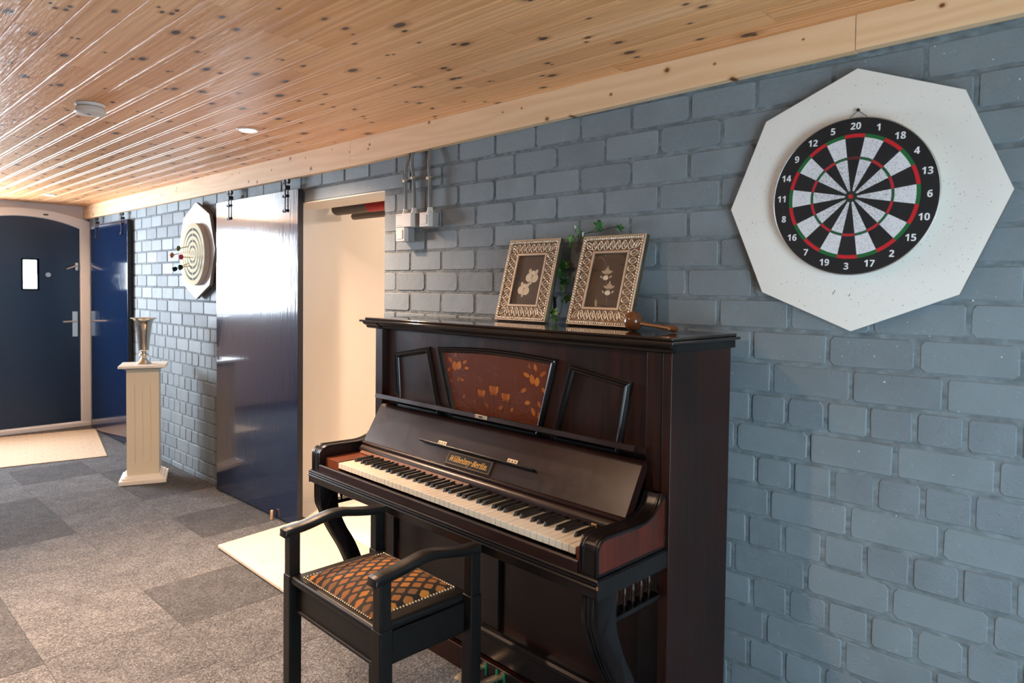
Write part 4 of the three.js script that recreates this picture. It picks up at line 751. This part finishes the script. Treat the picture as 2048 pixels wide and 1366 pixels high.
function pictureFrame(label, x, y, z, turn, lean, photo, what) {
  const t = seat(thing('picture_frame', label, 'picture frame', 'ornate frames on the piano'), x, y, z, turn, lean);
  const W = 0.272, Hh = 0.328, ow = 0.0715, oh = 0.098, D = 0.022;          // origin: middle of the bottom edge
  const sh = hole(shapeOf([[-W / 2, 0], [W / 2, 0], [W / 2, Hh], [-W / 2, Hh]]), [[-ow, Hh / 2 - oh], [ow, Hh / 2 - oh], [ow, Hh / 2 + oh], [-ow, Hh / 2 + oh]]);
  mesh('frame_body', [alongZ(sh, -D, -0.004)], M.frameDark, t, 'dark bronze frame');
  const outer = [[-W / 2, 0], [W / 2, 0], [W / 2, Hh], [-W / 2, Hh]], inner = [[-ow - 0.009, Hh / 2 - oh - 0.009], [ow + 0.009, Hh / 2 - oh - 0.009], [ow + 0.009, Hh / 2 + oh + 0.009], [-ow - 0.009, Hh / 2 + oh + 0.009]];
  mesh('outer_rim', [mould(outer, [[0, -D], [0, -0.001], [0.0015, 0.0005], [0.0045, 0.0005], [0.006, -0.004]])], M.frameGilt, t, 'pale gilt outer rim');
  mesh('inner_rim', [mould(inner, [[0, -0.004], [0.001, -0.0005], [0.007, -0.0005], [0.009, -0.002], [0.009, -0.008]])], M.frameGilt, t, 'pale gilt sight edge');
  const bead = new THREE.SphereGeometry(1, 8, 6), rope = [], e = 0.0105;
  const run = (x0, y0, x1, y1, nb) => { for (let i = 0; i < nb; i++) { const f = (i + 0.5) / nb, a = Math.atan2(y1 - y0, x1 - x0) + 0.75; rope.push(bead.clone().scale(0.0075, 0.0038, 0.0048).rotateZ(a).translate(mix(x0, x1, f), mix(y0, y1, f), -0.003)); } };
  run(-W / 2 + e, e, W / 2 - e, e, 26); run(W / 2 - e, e, W / 2 - e, Hh - e, 32); run(W / 2 - e, Hh - e, -W / 2 + e, Hh - e, 26); run(-W / 2 + e, Hh - e, -W / 2 + e, e, 32);
  mesh('rope_border', rope, M.frameGilt, t, 'twisted rope border');
  const orn = [], ring = (cx, cy, a, b, r) => { const pts = []; for (let i = 0; i < 16; i++) { const q = i / 16 * 2 * PI, s = Math.sign(Math.cos(q)) * Math.pow(Math.abs(Math.cos(q)), 1.0); pts.push(V(a * s, b * Math.sin(q) * (1 - 0.25 * Math.abs(s)), 0)); } orn.push(new THREE.TubeGeometry(new THREE.CatmullRomCurve3(pts, true), 20, 0.0019, 6, true).rotateZ(r).translate(cx, cy, -0.003)); orn.push(new THREE.TubeGeometry(new THREE.CatmullRomCurve3([V(-a * 0.55, -b * 0.25, 0), V(0, b * 0.15, 0), V(a * 0.55, b * 0.25, 0)]), 6, 0.0016, 5).rotateZ(r).translate(cx, cy, -0.003)); orn.push(new THREE.TubeGeometry(new THREE.CatmullRomCurve3([V(-a * 0.5, -b * 0.5, 0), V(a * 0.1, -b * 0.2, 0), V(a * 0.6, -b * 0.1, 0)]), 6, 0.0014, 5).rotateZ(r).translate(cx, cy, -0.003)); };
  const mx = (W / 2 - 0.016 + ow + 0.009) / 2, my = (Hh / 2 - 0.016 + oh + 0.009) / 2;
  for (let i = 0; i < 7; i++) for (const s of [-1, 1]) ring((i - 3) * 0.0262, Hh / 2 + s * my, 0.0165, 0.0105, PI / 2);
  for (let i = 0; i < 8; i++) for (const s of [-1, 1]) ring(s * mx, Hh / 2 + (i - 3.5) * 0.0278, 0.0155, 0.0112, 0);
  for (const sx of [-1, 1]) for (const sy of [-1, 1]) { ring(sx * mx * 1.02, Hh / 2 + sy * my * 1.0, 0.0175, 0.010, sx * sy * PI / 4); }
  mesh('carved_relief', orn, M.frameGilt, t, 'relief of pointed loops');
  mesh('photograph', [new THREE.PlaneGeometry(2 * ow, 2 * oh).translate(0, Hh / 2, -0.0105)], mat({ map: photo, roughness: 0.6 }), t, what);
  mesh('glass', [bx(-ow - 0.002, ow + 0.002, Hh / 2 - oh - 0.002, Hh / 2 + oh + 0.002, -0.0075, -0.006)], M.glass, t);
  mesh('backing', [bx(-ow - 0.01, ow + 0.01, Hh / 2 - oh - 0.01, Hh / 2 + oh + 0.01, -0.018, -0.0115)], M.hardboard, t);
}
pictureFrame('ornate bronze frame with two white orchid blooms, nearer the doorway', -0.829, 1.2875, 0.098, -0.01, -0.262, photo1, 'sepia photograph of two white orchids');
pictureFrame('ornate bronze frame with a sepia orchid spray beside the mallet', -0.4375, 1.2875, 0.118, -0.01, -0.29, photo2, 'sepia photograph of an orchid spray');
{
  const t = seat(thing('wooden_mallet', 'polished brown wooden ball-headed mallet lying on the piano', 'mallet'), -0.244, 1.2815, 0.172);
  mesh('head', [new THREE.SphereGeometry(0.031, 28, 20).translate(0, 0.031, 0)], M.mallet, t);
  mesh('handle', [toCreasedNormals(lathe([[0.0, 0], [0.007, 0.0], [0.0065, 0.03], [0.006, 0.06], [0.0085, 0.10], [0.010, 0.118], [0.007, 0.130], [0, 0.132]], 16), 1).rotateZ(-PI / 2 - 0.12).rotateY(0.12).translate(0.022, 0.026, 0)], M.mallet, t);
}
{
  const t = thing('ivy_garland', 'trailing green ivy hanging behind the picture frames', 'ivy'); t.position.copy(PO); t.rotation.y = PA;
  const sp = [[-0.668, 1.284, 0.062], [-0.660, 1.32, 0.050], [-0.668, 1.37, 0.022], [-0.676, 1.43, -0.008], [-0.682, 1.49, -0.012], [-0.672, 1.55, -0.014], [-0.640, 1.603, -0.012], [-0.585, 1.618, -0.012], [-0.525, 1.622, -0.012], [-0.478, 1.632, -0.012], [-0.438, 1.634, -0.010]].map((p) => V(...p));
  mesh('stem', [tube(sp, 0.0013, 60, 5), tube([V(-0.585, 1.618, -0.012), V(-0.54, 1.632, -0.01), V(-0.515, 1.652, -0.006)], 0.001, 10, 5), tube([V(-0.660, 1.32, 0.050), V(-0.668, 1.318, 0.056), V(-0.676, 1.316, 0.062)], 0.001, 8, 5)], M.stem, t);
  const sh = shapeOf([[0, 0], [0.008, -0.004], [0.013, 0.002], [0.009, 0.007], [0.017, 0.013], [0.010, 0.016], [0.006, 0.015], [0, 0.027], [-0.006, 0.015], [-0.010, 0.016], [-0.017, 0.013], [-0.009, 0.007], [-0.013, 0.002], [-0.008, -0.004]]);
  const lg = strip(new THREE.ExtrudeGeometry(sh, { depth: 0.0006, bevelEnabled: false, steps: 1 })); { const p = lg.attributes.position; for (let i = 0; i < p.count; i++) p.setZ(i, p.getZ(i) - Math.abs(p.getX(i)) * 0.35 - p.getY(i) * 0.15); lg.computeVertexNormals(); }
  seed = 41;
  for (const [x, y, z, s, r, pale] of [[-0.514, 1.652, -0.004, 1.0, 2.6, 0], [-0.628, 1.617, -0.004, 1.15, 0.6, 0], [-0.612, 1.606, 0.0, 0.8, -1.0, 0], [-0.652, 1.585, 0.0, 0.85, 2.7, 0], [-0.643, 1.60, -0.002, 0.8, 1.7, 1], [-0.443, 1.629, -0.004, 0.75, -1.4, 0], [-0.526, 1.623, -0.006, 0.6, -0.6, 0], [-0.683, 1.490, 0.002, 1.2, 0.4, 0], [-0.690, 1.474, 0.01, 1.0, 2.0, 1], [-0.672, 1.468, 0.006, 1.0, 3.4, 0], [-0.680, 1.447, 0.008, 0.9, 3.0, 0], [-0.668, 1.400, 0.026, 0.95, 0.7, 1], [-0.655, 1.388, 0.022, 1.0, 2.9, 0], [-0.672, 1.376, 0.030, 0.7, 2.5, 0], [-0.676, 1.314, 0.064, 1.0, 0.5, 1], [-0.668, 1.306, 0.066, 0.7, 2.3, 1]]) {
    const o = share('leaf', lg, pale ? M.leafPale : M.leaf, t); o.position.set(x, y, z); o.scale.setScalar(s * 1.35); o.rotation.set(rr(-0.5, 0.3), rr(-0.6, 0.9), r);
  }
}
renderer.render(scene, camera);
